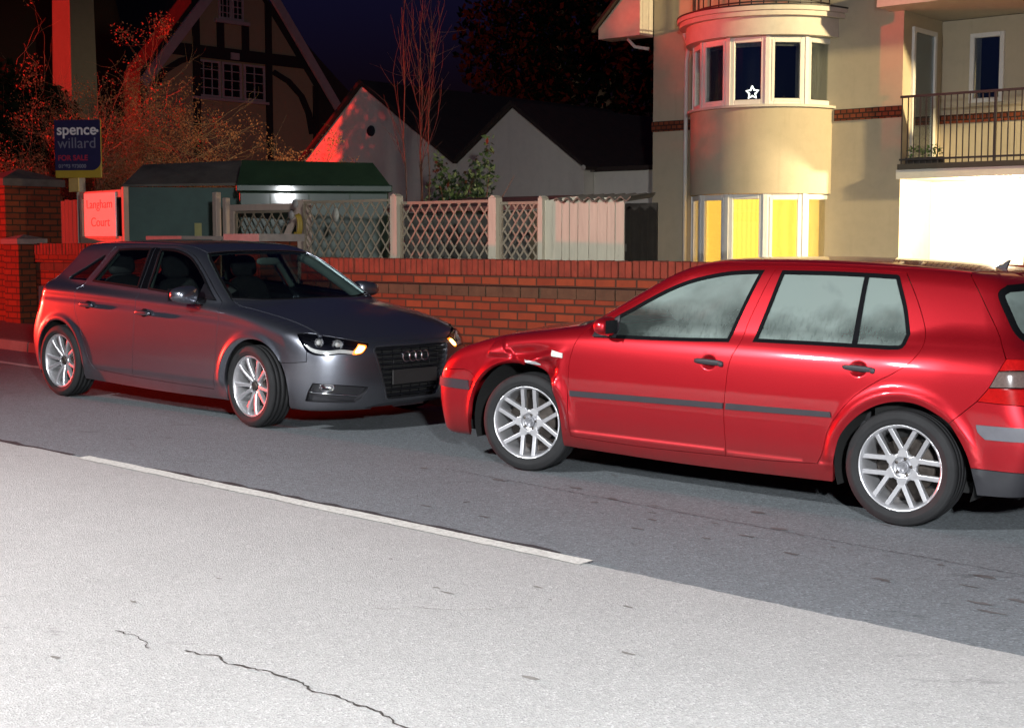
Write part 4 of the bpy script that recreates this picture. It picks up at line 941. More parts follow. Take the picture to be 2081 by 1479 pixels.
def build_ground():
    mb = MB(); L = 320; mb.add([(x, y, gz(x, y) - .06) for x, y in ((-L, -60), (L, -60), (L, L), (-L, L))], [(0, 1, 2, 3)])
    tag(mb.build("ground", M_EARTH), kind='structure')
    sheet("road", [(-90, 60, 5.1, 8.85)], 0.0, M_ASPHALT)
    rnd0 = random.Random(11); mb = MB(); vs = []; off = 0; ss = [-90.0] + [-24 + .05 * i for i in range(661)] + [60.0]
    for s_ in ss: off = off * .6 + rnd0.uniform(-.006, .006); vs += [rd(s_, -9, up=.003), rd(s_, 5.2 + off, up=.003)]
    mb.add(vs, [(2 * i, 2 * i + 2, 2 * i + 3, 2 * i + 1) for i in range(len(ss) - 1)]); tag(mb.build("near_lane", M_PALE), kind='structure')
    q = [(-8.17, -3.98)]; rnd = random.Random(4)
    def ribbon(name, a, b, n0, w, up, m, rag=.006, stp=.12):
        mb = MB(); k = max(2, int((b - a) / stp)); vs = []
        for i in range(k + 1):
            s = a + (b - a) * i / k; r1, r2 = rnd.uniform(-rag, rag), rnd.uniform(-rag, rag); vs += [rd(s, n0 - w / 2 + r1, up=up), rd(s, n0 + w / 2 + r2, up=up)]
        mb.add(vs, [(2 * i, 2 * i + 2, 2 * i + 3, 2 * i + 1) for i in range(k)]); return tag(mb.build(name, m), kind='structure')
    ribbon("tar_seam", -7.5, -4.2, 5.275, .075, .004, M_TAR, .022, .10)
    ribbon("tar_seam", -14.0, -8.3, 5.20, .05, .004, M_TAR, .02, .15)
    for a, b in ((-22.0, -16.5), (-14.6, -9.75), (-8.17, -3.98), (1.4, 5.6)): ribbon("road_marking", a, b, 5.205, .105, .008, M_PAINT)
    ribbon("road_marking", -34, -11.0, 8.02, .10, .004, M_PAINT)
    # patch joint in the dark lane, and cracks in the pale lane
    def crack(pts, w, m, up=.0065, seed=1, rag=.012):
        rr = random.Random(seed); P = []
        for (a, b) in zip(pts[:-1], pts[1:]):
            L_ = math.hypot(b[0] - a[0], b[1] - a[1]); k = max(2, int(L_ / .018))
            for i in range(k): f = i / k; P.append((a[0] + (b[0] - a[0]) * f, a[1] + (b[1] - a[1]) * f))
        P.append(pts[-1]); vs = []; off = 0
        for i, (s, n) in enumerate(P):
            off = off * .75 + rr.uniform(-rag, rag); ww = w * rr.uniform(.35, 1.25); vs += [rd(s, n + off - ww / 2, up=up), rd(s, n + off + ww / 2, up=up)]
        mb = MB(); mb.add(vs, [(2 * i, 2 * i + 2, 2 * i + 3, 2 * i + 1) for i in range(len(P) - 1)]); return tag(mb.build("road_crack", m), kind='structure')
    dk = plain("crack_dark", (0.05, 0.047, 0.042), .95, var=.3)
    crack([(-4.22, 3.10), (-4.08, 3.13), (-4.0, 3.09), (-3.8, 3.14), (-3.55, 3.11), (-3.3, 3.13), (-3.05, 3.07), (-2.6, 3.0)], .011, dk, seed=3)
    crack([(-4.62, 3.06), (-4.45, 3.07), (-4.34, 3.02)], .006, dk, seed=5)
    crack([(-4.15, 3.95), (-4.02, 4.10), (-3.85, 4.2), (-3.68, 4.42)], .005, plain("crack_pale", (.16, .15, .125), .95), seed=7)
    crack([(-6.2, 6.6), (-3.0, 6.45), (0.5, 6.35)], .007, plain("joint_dark", (.052, .054, .06), .9), seed=9, rag=.004)
    # dark oil and leaf stains trodden into the road by the red car's rear wheel
    rr = random.Random(21); mb = MB()
    for i in range(110):
        a = rr.random(); s_, n_ = (rr.gauss(-1.0, 1.3), rr.gauss(6.25, .28)) if a < .75 else (rr.uniform(-7, 0), rr.uniform(5.5, 7.2))
        L_, W_ = rr.uniform(.012, .075), rr.uniform(.006, .030); m_ = 9; vs = []
        for k in range(m_): t_ = 2 * math.pi * k / m_; q = rr.uniform(.45, 1.15); vs.append(rd(s_ + L_ * q * math.cos(t_), n_ + W_ * q * math.sin(t_), up=.0025 + .00001 * i))
        mb.add(vs, [tuple(range(m_))])
    tag(mb.build("road_stains", plain("road_stain", (.105, .10, .10), .8, var=.5, scale=12)), kind='structure')
    rr = random.Random(5); mb = MB()
    for i in range(26):
        s_, n_ = rr.uniform(-5, .5), rr.uniform(1.6, 4.9); L_, W_ = rr.uniform(.012, .05), rr.uniform(.004, .016); m_ = 8; vs = []
        for k in range(m_): t_ = 2 * math.pi * k / m_; q = rr.uniform(.4, 1.2); vs.append(rd(s_ + L_ * q * math.cos(t_), n_ + W_ * q * math.sin(t_), up=.0055 + .00001 * i))
        mb.add(vs, [tuple(range(m_))])
    tag(mb.build("road_stains", plain("pale_lane_stain", (.20, .19, .175), .85, var=.4, scale=12)), kind='structure')
    # kerb and pavement
    mb = MB(); up = .115; a, b = -60, 40
    for i in range(int((b - a) / .9)):
        s0 = a + i * .9 + .004; s1 = s0 + .892
        lo = [rd(s0, 8.85, up=-.05), rd(s1, 8.85, up=-.05), rd(s1, 8.99, up=-.05), rd(s0, 8.99, up=-.05)]
        hi = [rd(s0, 8.868, up=up), rd(s1, 8.868, up=up), rd(s1, 8.99, up=up), rd(s0, 8.99, up=up)]
        mb.add(lo + hi, [(0, 3, 2, 1), (4, 5, 6, 7), (0, 1, 5, 4), (1, 2, 6, 5), (2, 3, 7, 6), (3, 0, 4, 7)])
    tag(bevel(mb.build("kerb", M_KERB), .012) and bpy.data.objects["kerb"], kind='structure')
    sheet("pavement", [(-60, 40, 8.992, 10.75)], .110, M_PAVE)
    sheet("garden", [(-120, 80, 10.75, 140)], .08, M_EARTH)

def brick_material(name, c1, c2, mortar, bw=.235, bh=.085, ms=.011, vertical=False, seed=0.0):
    t = NT(name); t.coord()
    sp = t.n("SeparateXYZ"); t.l(t.co.outputs['Object'], sp.inputs[0])
    xy = t.math('ADD', sp.outputs[0], sp.outputs[1]); cb = t.n("CombineXYZ")
    wob = t.noise(3.0, 3, .5); zz = t.math('ADD', sp.outputs[2], t.math('MULTIPLY', t.math('SUBTRACT', wob, .5), .012))
    if vertical: t.l(zz, cb.inputs[0]); t.l(xy, cb.inputs[1])
    else: t.l(xy, cb.inputs[0]); t.l(zz, cb.inputs[1])
    b = t.n("TexBrick"); b.inputs['Scale'].default_value = 1.0; b.inputs['Brick Width'].default_value = bw; b.inputs['Row Height'].default_value = bh
    b.inputs['Mortar Size'].default_value = ms; b.inputs['Mortar Smooth'].default_value = .25; b.inputs['Bias'].default_value = -.05
    b.inputs['Color1'].default_value = (*c1, 1); b.inputs['Color2'].default_value = (*c2, 1); b.inputs['Mortar'].default_value = (*mortar, 1)
    if vertical: b.offset = 0.0
    t.l(cb.outputs[0], b.inputs['Vector'])
    n = t.noise(5, 6, .7); c = t.mix(t.ramp(n, (.35, 0.0), (.75, .75)), b.outputs['Color'], t.mix(.5, b.outputs['Color'], (.03, .02, .015)))
    big = t.noise(.9, 4, .6); c = t.mix(t.ramp(big, (.45, 0.0), (.7, .30)), c, (.10, .04, .02))
    hgt = t.math('ADD', t.math('MULTIPLY', t.math('SUBTRACT', 1.0, b.outputs['Fac']), 1.0), t.math('MULTIPLY', t.noise(60, 4), .35))
    return t.done(t.bsdf(c, .88, 0, t.bump(hgt, .7, .012), spec=.25))
M_BRICK = brick_material("red_brick", (.20, .036, .015), (.30, .062, .022), (.06, .032, .018))
M_BRICKV = brick_material("soldier_brick", (.18, .03, .015), (.26, .05, .02), (.025, .016, .012), .17, .078, .012, True)
M_OLIVE = plain("olive_brick", (.085, .046, .022), .9, var=.35, scale=8, bump=.4, bscale=60)
M_CAP = plain("concrete_cap", (.27, .23, .20), .9, var=.2, bump=.3, bscale=50)
M_BRICKDARK = brick_material("dark_brick", (.16, .06, .045), (.22, .085, .06), (.12, .09, .075))

def wall_run(name, label, s0, s1, top, n0=10.5, dent=True):
    base = rd((s0 + s1) / 2, n0); o = empty(name, base, label, "wall", rotz=ROT); L = (s1 - s0) / 2; z1 = top - base.z
    mb = MB(); zb = -.25 - .02 * abs(s1 - s0)
    mb.box((-L, 0, zb), (L, .22, z1 - .37)); mb.build("wall_body", M_BRICK, o)
    mb = MB(); mb.box((-L, -.028, z1 - .252), (L, .248, z1 - .156)); mb.build("header_course", M_BRICK, o)
    mb = MB(); rr = random.Random(int(abs(s0 * 10))); x = -L; w = .078
    while x < L - .01:
        d = rr.uniform(-.006, .006); xe = min(x + w - .009, L)
        mb.box((x, -.030 + d, z1 - .155), (xe, .25 + d, z1 + rr.uniform(-.006, .004))); x += w
    c = mb.build("coping", plain("coping_brick", (.21, .037, .017), .88, var=.45, scale=7, bump=.5, bscale=70), o); bevel(c, .006, 1)
    mb = MB(); mb.box((-L, .02, z1 - .36), (L, .23, z1 - .254)); mb.build("coping_core", M_OLIVE, c)
    mb = MB(); x = -L; k = 0
    while x < L:
        xe = min(x + .215, L); mb.box((x, -.004 + rr.uniform(-.005, .005), z1 - .366), (xe, .02, z1 - .268)); x += .2275
    mb.build("dentil_course", M_OLIVE, o)
    mb = MB(); mb.box((-L, .012, z1 - .37), (L, .215, z1 - .155)); mb.build("mortar_core", plain("mortar", (.05, .035, .025), .95), o)
    return o
def pier(s0, s1, n0, n1, top, label, m=M_BRICK, capm=M_CAP, pyramid=0.0, cap=.075, over=.045):
    base = rd((s0 + s1) / 2, n0, up=.0); o = empty("brick_pier", base, label, "pier", rotz=ROT); L = (s1 - s0) / 2; D = n1 - n0; z1 = top - base.z
    mb = MB(); mb.box((-L, 0, -.3), (L, D, z1 - cap)); mb.build("shaft", m, o)
    mb = MB(); a = over; zc = z1 - cap
    mb.box((-L - a, -a, zc), (L + a, D + a, z1))
    if pyramid: mb.add([(-L - a, -a, z1 + .001), (L + a, -a, z1 + .001), (L + a, D + a, z1 + .001), (-L - a, D + a, z1 + .001), (0, D / 2, z1 + pyramid)], [(0, 1, 4), (1, 2, 4), (2, 3, 4), (3, 0, 4)])
    c = mb.build("cap", capm, o); return o

def wood_material(name, c, var=.3):
    t = NT(name); g = t.noise(14, 6, .65, t.coord((1, 1, .12)), .6); k = t.noise(3, 3)
    col = t.mix(g, tuple(a * (1 - var) for a in c), tuple(min(1, a * (1 + var)) for a in c)); col = t.mix(t.ramp(t.noise(9, 4, .7, t.coord((1, 1, .5))), (.62, 0.0), (.75, .6)), col, tuple(a * .3 for a in c))
    return t.done(t.bsdf(col, .8, normal=t.bump(g, .4, .004)))
M_TRELLIS = wood_material("weathered_trellis", (.26, .215, .15))
M_PLANK = wood_material("pale_plank", (.48, .44, .33), .28)
M_OLDWOOD = wood_material("grey_old_wood", (.10, .095, .08), .3)
M_GATEWOOD = wood_material("gate_timber", (.55, .43, .34), .2)

def lattice(o, x0, x1, z0, z1, sp=.148, w=.021, name="lattice", ang=52):
    """two layers of slanting laths inside a frame"""
    for lay, sg in ((0, 1), (1, -1)):
        mb = MB(); ta = math.tan(R(ang)); W = x1 - x0; H = z1 - z0; dx = H / ta; k = x0 - dx
        hw = w / 2 / math.sin(R(ang))
        while k < x1:
            pts = []
            a, b = k, k + dx
            # clip the lath to the panel
            lo = max(x0 - a, 0) / dx if dx else 0; hi = min((x1 - a) / dx, 1)
            if hi > lo + .02:
                q = [(a + dx * lo, z0 + H * lo), (a + dx * hi, z0 + H * hi)]
                if sg < 0: q = [(x0 + x1 - u, v) for u, v in q]
                (ua, va), (ub, vb) = q; y = .0 if lay == 0 else .009
                mb.add([(ua - hw, y, va), (ua + hw, y, va), (ub + hw, y, vb), (ub - hw, y, vb), (ua - hw, y + .008, va), (ua + hw, y + .008, va), (ub + hw, y + .008, vb), (ub - hw, y + .008, vb)],
                       [(0, 1, 2, 3), (7, 6, 5, 4), (0, 4, 5, 1), (2, 6, 7, 3), (1, 5, 6, 2), (3, 7, 4, 0)])
            k += sp
        mb.build(name, M_TRELLIS, o)
    mb = MB(); f = .032
    mb.box((x0 - f / 2, -.006, z1), (x1 + f / 2, .022, z1 + f)); mb.box((x0 - f / 2, -.006, z0 - f), (x1 + f / 2, .022, z0))
    mb.box((x0 - f, -.006, z0), (x0, .022, z1)); mb.box((x1, -.006, z0), (x1 + f, .022, z1)); mb.build("lattice_frame", M_TRELLIS, o)
def build_fences():
    P = [(-13.72, -12.12, 2.07, "lattice panel in front of the green shed"), (-11.98, -10.56, 2.03, "middle wide lattice panel between two posts"), (-10.41, -9.84, 2.00, "narrow pale lattice panel beside the plank fence")]
    for i, (a, b, t, lab) in enumerate(P):
        base = rd((a + b) / 2, 12.0); o = empty("trellis_panel", base, lab, "trellis", "trellis panels above the brick wall", rotz=ROT)
        L = (b - a) / 2; lattice(o, -L + .03, L - .03, .25, t - base.z, (.170, .155, .118)[i], .021, ang=52)
    for s, t, lab in ((-12.05, 2.13, "pale fence post between the wide lattice panels"), (-10.485, 2.08, "pale fence post beside the narrow lattice panel"), (-9.79, 2.06, "slim fence post at the edge of the planks")):
        base = rd(s, 12.0); mb = MB(); w = .055 if s < -10 else .03
        mb.box((-w, -.05, -.2), (w, .06, t - base.z)); mb.prism([(-w, t - base.z + .002), (w, t - base.z + .002), (0, t - base.z + .03)], 1, -.05, .06)
        o = mb.build("fence_post", M_PLANK); o.location = base; o.rotation_euler = (0, 0, ROT); tag(o, lab, "fence post", "posts of the trellis fence")
    # pale planks
    base = rd(-9.24, 12.0); o = empty("plank_fence", base, "pale weathered vertical plank fence under a corrugated edge", "fence", rotz=ROT); rr = random.Random(3); x = -.53
    while x < .53:
        w = rr.uniform(.095, .15); mb = MB(); t = 2.04 - base.z + rr.uniform(-.03, .03); mb.box((x, rr.uniform(-.006, .006), -.2), (min(x + w, .545), .02, t)); mb.build("plank", M_PLANK, o); x += w + .006
    mb = MB(); mb.box((-.53, .021, .5), (.53, .06, .58)); mb.box((-.53, .021, 1.3), (.53, .06, 1.38)); mb.build("rail", M_OLDWOOD, o)
    base = rd(-9.1, 12.25, z=2.07); mb = MB(); n = 72; vs = []
    for i in range(n + 1):
        x = -.50 + 1.02 * i / n; z = .022 * math.sin(i * 2 * math.pi / 10)
        vs += [(x, -.30, z - .03), (x, .16, z + .02), (x, -.30, z - .045), (x, .16, z + .005)]
    fs = []
    for i in range(n): a = 4 * i; fs += [(a, a + 4, a + 5, a + 1), (a + 2, a + 3, a + 7, a + 6), (a, a + 2, a + 6, a + 4)]
    mb.add(vs, fs); o = mb.build("corrugated_roof", plain("corrugated_sheet", (.14, .12, .09), .8, var=.4, scale=4)); o.location = base; o.rotation_euler = (0, 0, ROT)
    tag(o, "corrugated lean to roof edge above the pale planks", "roof")
    # low shed roof behind the lattice
    base = rd(-11.6, 13.6); o = empty("low_shed", base, "low dark shed with felt roof behind the lattice fence", "shed", rotz=ROT)
    mb = MB(); mb.box((-1.9, 0, -.2), (.30, 1.4, 1.74)); mb.build("wall", M_OLDWOOD, o)
    mb = MB(); mb.add([(-2.1, -.2, 1.80), (.42, -.2, 1.80), (.42, 1.5, 1.98), (-2.1, 1.5, 1.98), (-2.1, -.2, 1.745), (.42, -.2, 1.745), (.42, 1.5, 1.92), (-2.1, 1.5, 1.92)], [(0, 1, 2, 3), (7, 6, 5, 4), (0, 4, 5, 1), (1, 5, 6, 2), (2, 6, 7, 3), (3, 7, 4, 0)])
    mb.build("roof", plain("roof_felt", (.16, .06, .05), .9, var=.3), o)
    # gate with slanting brace
    base = rd(-15.05, 12.5); o = empty("timber_gate", base, "pale timber gate with slanting brace and bare lattice", "gate", rotz=ROT); h0 = 2.10 - base.z
    mb = MB(); mb.box((-.74, -.03, h0 - .085), (.74, .03, h0)); mb.build("top_rail", M_GATEWOOD, o)
    for x in (-.74, .69):
        mb = MB(); mb.box((x, -.031, -.1), (x + .075, .031, h0 - .087)); mb.build("stile", M_GATEWOOD, o)
    mb = MB(); a, b = (-.15, .55), (.68, h0 - .09); d = Vector((b[0] - a[0], 0, b[1] - a[1])).normalized(); nn = Vector((-d.z, 0, d.x)) * .05
    mb.prism([(a[0] + nn.x, a[1] + nn.z), (a[0] - nn.x, a[1] - nn.z), (b[0] - nn.x, b[1] - nn.z), (b[0] + nn.x, b[1] + nn.z)], 1, -.026, .0); mb.build("brace", M_GATEWOOD, o)
    lattice(o, -.63, .66, .3, h0 - .12, .19, .02)
    for s, n, t, lab, w in ((-16.05, 12.45, 2.28, "slender post lit red at the gate edge", .045), (-15.90, 12.5, 2.20, "pale slender gate post beside the red lit post", .04), (-14.22, 12.45, 2.14, "broad timber post to the right of the gate", .075)):
        base = rd(s, n); mb = MB(); mb.box((-w, -w, -.1), (w, w, t - base.z)); p = mb.build("gate_post", M_GATEWOOD); p.location = base; p.rotation_euler = (0, 0, ROT); bevel(p, .008, 1); tag(p, lab, "gate post", "posts round the timber gate")
    # dark close boarded fence behind the left wall
    base = rd(-18.5, 11.75); o = empty("board_fence", base, "dark grey board fence behind the left brick wall", "fence", rotz=ROT); x = -1.35; rr = random.Random(8)
    mb = MB()
    while x < 1.25: mb.box((x, rr.uniform(-.004, .004), -.2), (x + .092, .02, 2.20 - base.z + rr.uniform(-.01, .01))); x += .1
    mb.build("boards", M_OLDWOOD, o); mb = MB(); mb.box((-1.37, -.03, 1.0), (1.27, -.006, 1.10)); mb.build("rail", M_OLDWOOD, o)
    mb = MB(); mb.box((-1.46, -.05, -.2), (-1.36, .05, 2.24 - base.z)); mb.build("post", M_OLDWOOD, o)
    base = rd(-9.22, 13.0); o = empty("board_fence", base, "added near black boards darkening the gap between the pale planks and the flats", "fence", rotz=ROT); x = -.24; mb = MB()  # boards added to make the gap beside the flats dark
    while x < .2: mb.box((x, rr.uniform(-.004, .004), -.2), (x + .118, .02, 2.02 - base.z)); x += .122
    mb.build("boards", plain("dark_gap_boards", (.030, .024, .018), .9, var=.3), o); mb = MB(); mb.box((-.24, -.03, .5), (.23, -.006, .58)); mb.build("rail", M_OLDWOOD, o)
    # hanging bits on the lattice
    base = rd(-13.75, 11.93, z=1.85); o = empty("hose_reel", base, "yellow coiled hose with white tags hung on the lattice", "hose", rotz=ROT)
    mb = MB()
    for k in range(3):
        pts = [(.045 + .055 * math.cos(a) * (1 - .08 * k), -.02 - .02 * k, -.05 + .13 * math.sin(a) * (1 - .05 * k)) for a in np.linspace(-2.2, 1.6, 18)]; mb.tube(pts, .019, 6)
    mb.build("coil", plain("yellow_rubber", (.34, .23, .03), .5), o)
    for x, z in ((-.06, .08), (.02, .22)):
        mb = MB(); mb.lathe([(0, -.055), (.055, -.055), (.055, -.045), (0, -.045)], 20, c=(x, 0, z)); mb.build("tag", plain("white_disc", (.34, .33, .30), .6), o)
    base = rd(-13.05, 11.95, z=1.92); mb = MB(); mb.lathe([(0, -.01), (.058, -.01), (.058, 0), (0, 0)], 24); mb.v = [(x, y, z * 1.45) for x, y, z in mb.v]
    o = mb.build("oval_plaque", plain("oval_white", (.36, .36, .30), .6)); o.location = base; o.rotation_euler = (0, 0, ROT); tag(o, "oval white plaque hung on the lattice", "plaque")

M_GREENDK = plain("dark_green_sheet", (.035, .075, .035), .55, var=.3, scale=3, bump=.1, bscale=30)
M_GREENMET = plain("glossy_green_metal", (.04, .078, .050), .42, 0.0, var=.25, scale=2, coat=.12)
M_TEAL = plain("teal_painted_board", (.045, .105, .092), .6, var=.3, scale=3, bump=.1, bscale=40)
M_LIDRED = plain("weathered_lid", (.13, .12, .10), .8, var=.5, scale=3, bump=.3, bscale=30)
def build_sheds():
    k = 1.073; base = Vector((-5.02, 22.0, gz(-5.02, 22.0))); o = empty("bin_store", base, "teal boarded bin store with a sloping weathered lid", "shed", rotz=R(10)); o.scale = (1.07, 1, 1); z = lambda a: (a - 1.59) * k + 1.59 - base.z
    mb = MB(); mb.box((-.83, 0, -.1), (.80, 1.0, z(2.37))); mb.build("body", M_TEAL, o)
    mb = MB(); mb.add([(-.90, -.08, z(2.40)), (.84, -.08, z(2.44)), (.84, .62, z(2.80)), (-.66, .62, z(2.72)), (-.90, -.08, z(2.372)), (.84, -.08, z(2.40)), (.84, .62, z(2.75)), (-.66, .62, z(2.67))], [(0, 1, 2, 3), (7, 6, 5, 4), (0, 4, 5, 1), (1, 5, 6, 2), (2, 6, 7, 3), (3, 7, 4, 0)])
    mb.build("lid", M_LIDRED, o)
    mb = MB(); mb.box((-.875, -.05, -.1), (-.832, -.002, z(2.36))); mb.build("corner_post", M_TRELLIS, o)
    mb = MB(); mb.box((.09, -.012, z(1.66)), (.19, -.002, z(1.86))); mb.prism([(.11, z(1.70)), (.17, z(1.70)), (.14, z(1.81))], 1, -.014, -.0125, 0); mb.build("warning_label", plain("yellow_label", (.36, .36, .13), .6), o)
    k = 1.05; base = Vector((-2.84, 20.6, gz(-2.84, 20.6))); o = empty("utility_kiosk", base, "long green metal kiosk with sloping dark green lid", "kiosk", rotz=R(10)); o.scale = (1.07, 1, 1); z = lambda a: (a - 1.59) * k + 1.59 - base.z
    mb = MB(); mb.box((-1.02, 0, -.1), (.98, .9, z(2.27))); b = mb.build("body", M_GREENMET, o); bevel(b, .02)
    mb = MB(); mb.box((-1.06, -.06, z(2.275)), (1.03, .96, z(2.37))); b = mb.build("lid_lip", M_GREENMET, o); bevel(b, .015)
    mb = MB(); mb.add([(-1.05, -.04, z(2.372)), (1.0, -.04, z(2.372)), (.80, .38, z(2.70)), (-.98, .38, z(2.72)), (-1.05, .92, z(2.372)), (1.0, .92, z(2.372))], [(0, 1, 2, 3), (4, 3, 2, 5), (0, 3, 4), (1, 5, 2)])
    mb.build("lid", M_GREENDK, o)
    for x in (-.62, -.10, .45): mb = MB(); mb.box((x, -.012, z(1.3)), (x + .012, -.002, z(2.26))); mb.build("door_rib", M_GREENDK, o)

def build_signs():
    # agent's board on a post, facing the road
    c = rd(-17.62, 11.2); c = Vector((-6.13, 20.15, 0)); c.z = gz(c.x, c.y); o = empty("sale_board", c, "dark blue estate agent board with yellow foot on a post", "sign", rotz=R(-9))
    H = lambda zz: zz - c.z
    mb = MB(); mb.box((-.05, .02, -.2), (.045, .10, H(2.6))); mb.build("post", wood_material("sign_post", (.5, .42, .34)), o)
    w, z0, z1 = .345, H(2.49), H(3.30); mb = MB(); mb.box((-w, -.018, z0), (w, .018, z1)); b = mb.build("board", plain("board_yellow", (.48, .33, .03), .45, var=.08), o); bevel(b, .006)
    pts = [(-w, z1), (-w, z0 + .105), (w - .14, z0 + .105)]
    for k in range(13): a = R(-90 + 90 * k / 12); pts.append((w - .14 + .139 * math.cos(a), z0 + .245 + .14 * math.sin(a)))
    pts.append((w - .001, z1)); mb = MB(); mb.prism(pts, 1, -.0215, -.0185); mb.build("blue_panel", plain("board_navy", (.022, .022, .075), .4, var=.08), o)
    MT = lambda x, z: Matrix.Translation((x, -.0225, z)) @ Matrix.Rotation(R(90), 4, 'X')
    wt, gy, rdm = plain("letter_white", (.82, .80, .76), .5), plain("letter_grey", (.20, .21, .26), .5), plain("letter_red", (.42, .02, .05), .5)
    text_mesh("lettering", "spence", .215, wt, o, MT(-.01, z1 - .205), bold=.004); text_mesh("lettering", "willard", .215, gy, o, MT(-.01, z1 - .392))
    text_mesh("lettering", "FOR SALE", .105, rdm, o, MT(-.075, z1 - .565), bold=.003); text_mesh("lettering", "01983 873000", .072, gy, o, MT(-.085, z1 - .670), bold=.002)
    mb = MB(); mb.lathe([(0, -.024), (.022, -.024), (.022, -.0225), (0, -.0225)], 14, c=(.30, 0, z1 - .155)); mb.build("logo_dot", wt, o)
    mb = MB(); mb.box((-.16, -.012, H(2.295)), (.12, 0, H(2.485)), M=Matrix.Translation((-.04, -.045, 0)) @ Matrix.Rotation(R(-36), 4, 'Z')); s_ = mb.build("slip_sign", plain("pale_reflective", (.92, .70, .22), .4), o)
    # name board between two posts
    c = Vector((-5.45, 18.95, 0)); c.z = gz(c.x, c.y); o = empty("name_board", c, "white Langham Court name board between two timber posts", "sign", rotz=R(-50)); H = lambda zz: zz - c.z
    pm = wood_material("sign_frame", (.62, .40, .28), .15)
    for x in (-.71, .62):
        mb = MB(); mb.box((x, -.03, -.2), (x + .075, .04, H(2.27 if x < 0 else 2.30))); p = mb.build("post", pm, o); bevel(p, .006, 1)
    for za, zb in ((H(2.17), H(2.265)), (H(1.52), H(1.66))):
        mb = MB(); mb.box((-.633, -.034, za), (.618, .03, zb)); mb.build("rail", pm, o)
    mb = MB(); mb.box((-.49, -.058, H(1.66)), (.49, -.036, H(2.24))); p = mb.build("panel", plain("sign_white", (.86, .84, .82), .5, var=.04), o); bevel(p, .004, 1)
    mb = MB(); mb.box((-.49, -.054, H(1.63)), (.49, -.036, H(1.655))); mb.build("ledge", pm, o)
    MT = lambda x, z: Matrix.Translation((x, -.0595, z)) @ Matrix.Rotation(R(90), 4, 'X') @ Matrix.Diagonal((1.62, 1.15, 1, 1))
    lm = plain("letter_crimson", (.42, .035, .05), .5)
    text_mesh("lettering", "Langham", .145, lm, o, MT(-.005, H(2.035)), bold=-.001); text_mesh("lettering", "Court", .15, lm, o, MT(.02, H(1.795)), bold=-.001)
    # small red reflectors by the shrub foot are left to the light
# ------------------------------------------------------------------ buildings behind the wall
def render_wall(name, c, var=.10):
    t = NT(name); n1 = t.noise(.8, 5, .6); n2 = t.noise(6, 5, .65); n3 = t.noise(90, 3)
    col = t.mix(n1, tuple(a * (1 - var) for a in c), tuple(a * (1 + var) for a in c)); col = t.mix(t.ramp(n2, (.45, 0.0), (.8, .3)), col, tuple(a * .7 for a in c))
    st = t.noise(5, 4, .6, t.coord((1, 1, .1))); col = t.mix(t.ramp(st, (.58, 0.0), (.75, .25)), col, tuple(a * .6 for a in c))
    return t.done(t.bsdf(col, .92, normal=t.bump(n3, .45, .006), spec=.2))
M_RENDER = render_wall("cream_render", (.50, .43, .31)); M_WHITEWALL = render_wall("white_wall", (.74, .70, .62), .04); M_GABLEW = render_wall("grey_white_render", (.74, .69, .60))
M_UPVC = plain("white_window_frame", (.72, .70, .66), .45, var=.06)
M_FASCIA = plain("white_fascia", (.60, .55, .48), .6, var=.1)
M_BAND = brick_material("band_brick", (.20, .045, .02), (.30, .07, .03), (.04, .02, .015), .11, .075, .012)
M_WINGLASS = thin_glass("window_glass", (.72, .76, .78), .5)
M_ROOMDARK = plain("dark_room", (.016, .017, .026), .9)
M_CURTAIN = None
def curtain(name, c, em=0.0, ec=None):
    t = NT(name); w = t.n("TexWave"); w.inputs['Scale'].default_value = 5.5; w.inputs['Distortion'].default_value = 1.6; w.inputs['Detail'].default_value = 2; t.l(t.coord(rot=(0, 0, .5)), w.inputs['Vector'])
    col = t.mix(w.outputs['Fac'], tuple(a * .8 for a in c), c)
    if em:
        e = t.mix(w.outputs['Fac'], tuple(a * .86 for a in ec), ec); return t.done(t.bsdf(col, .9, emit=e, estr=em))
    return t.done(t.bsdf(col, .9))
M_LITBLIND = curtain("lit_blind", (.6, .4, .12), 4.6, (1.0, .50, .065)); M_NET = curtain("net_curtain", (.42, .38, .30)); M_DRAPE = curtain("drape", (.40, .24, .13))
M_RAIL = plain("black_railing", (.02, .018, .02), .5)
M_ROOFDK = plain("dark_roof_tiles", (.034, .021, .017), .9, var=.35, scale=5, bump=.4, bscale=25)

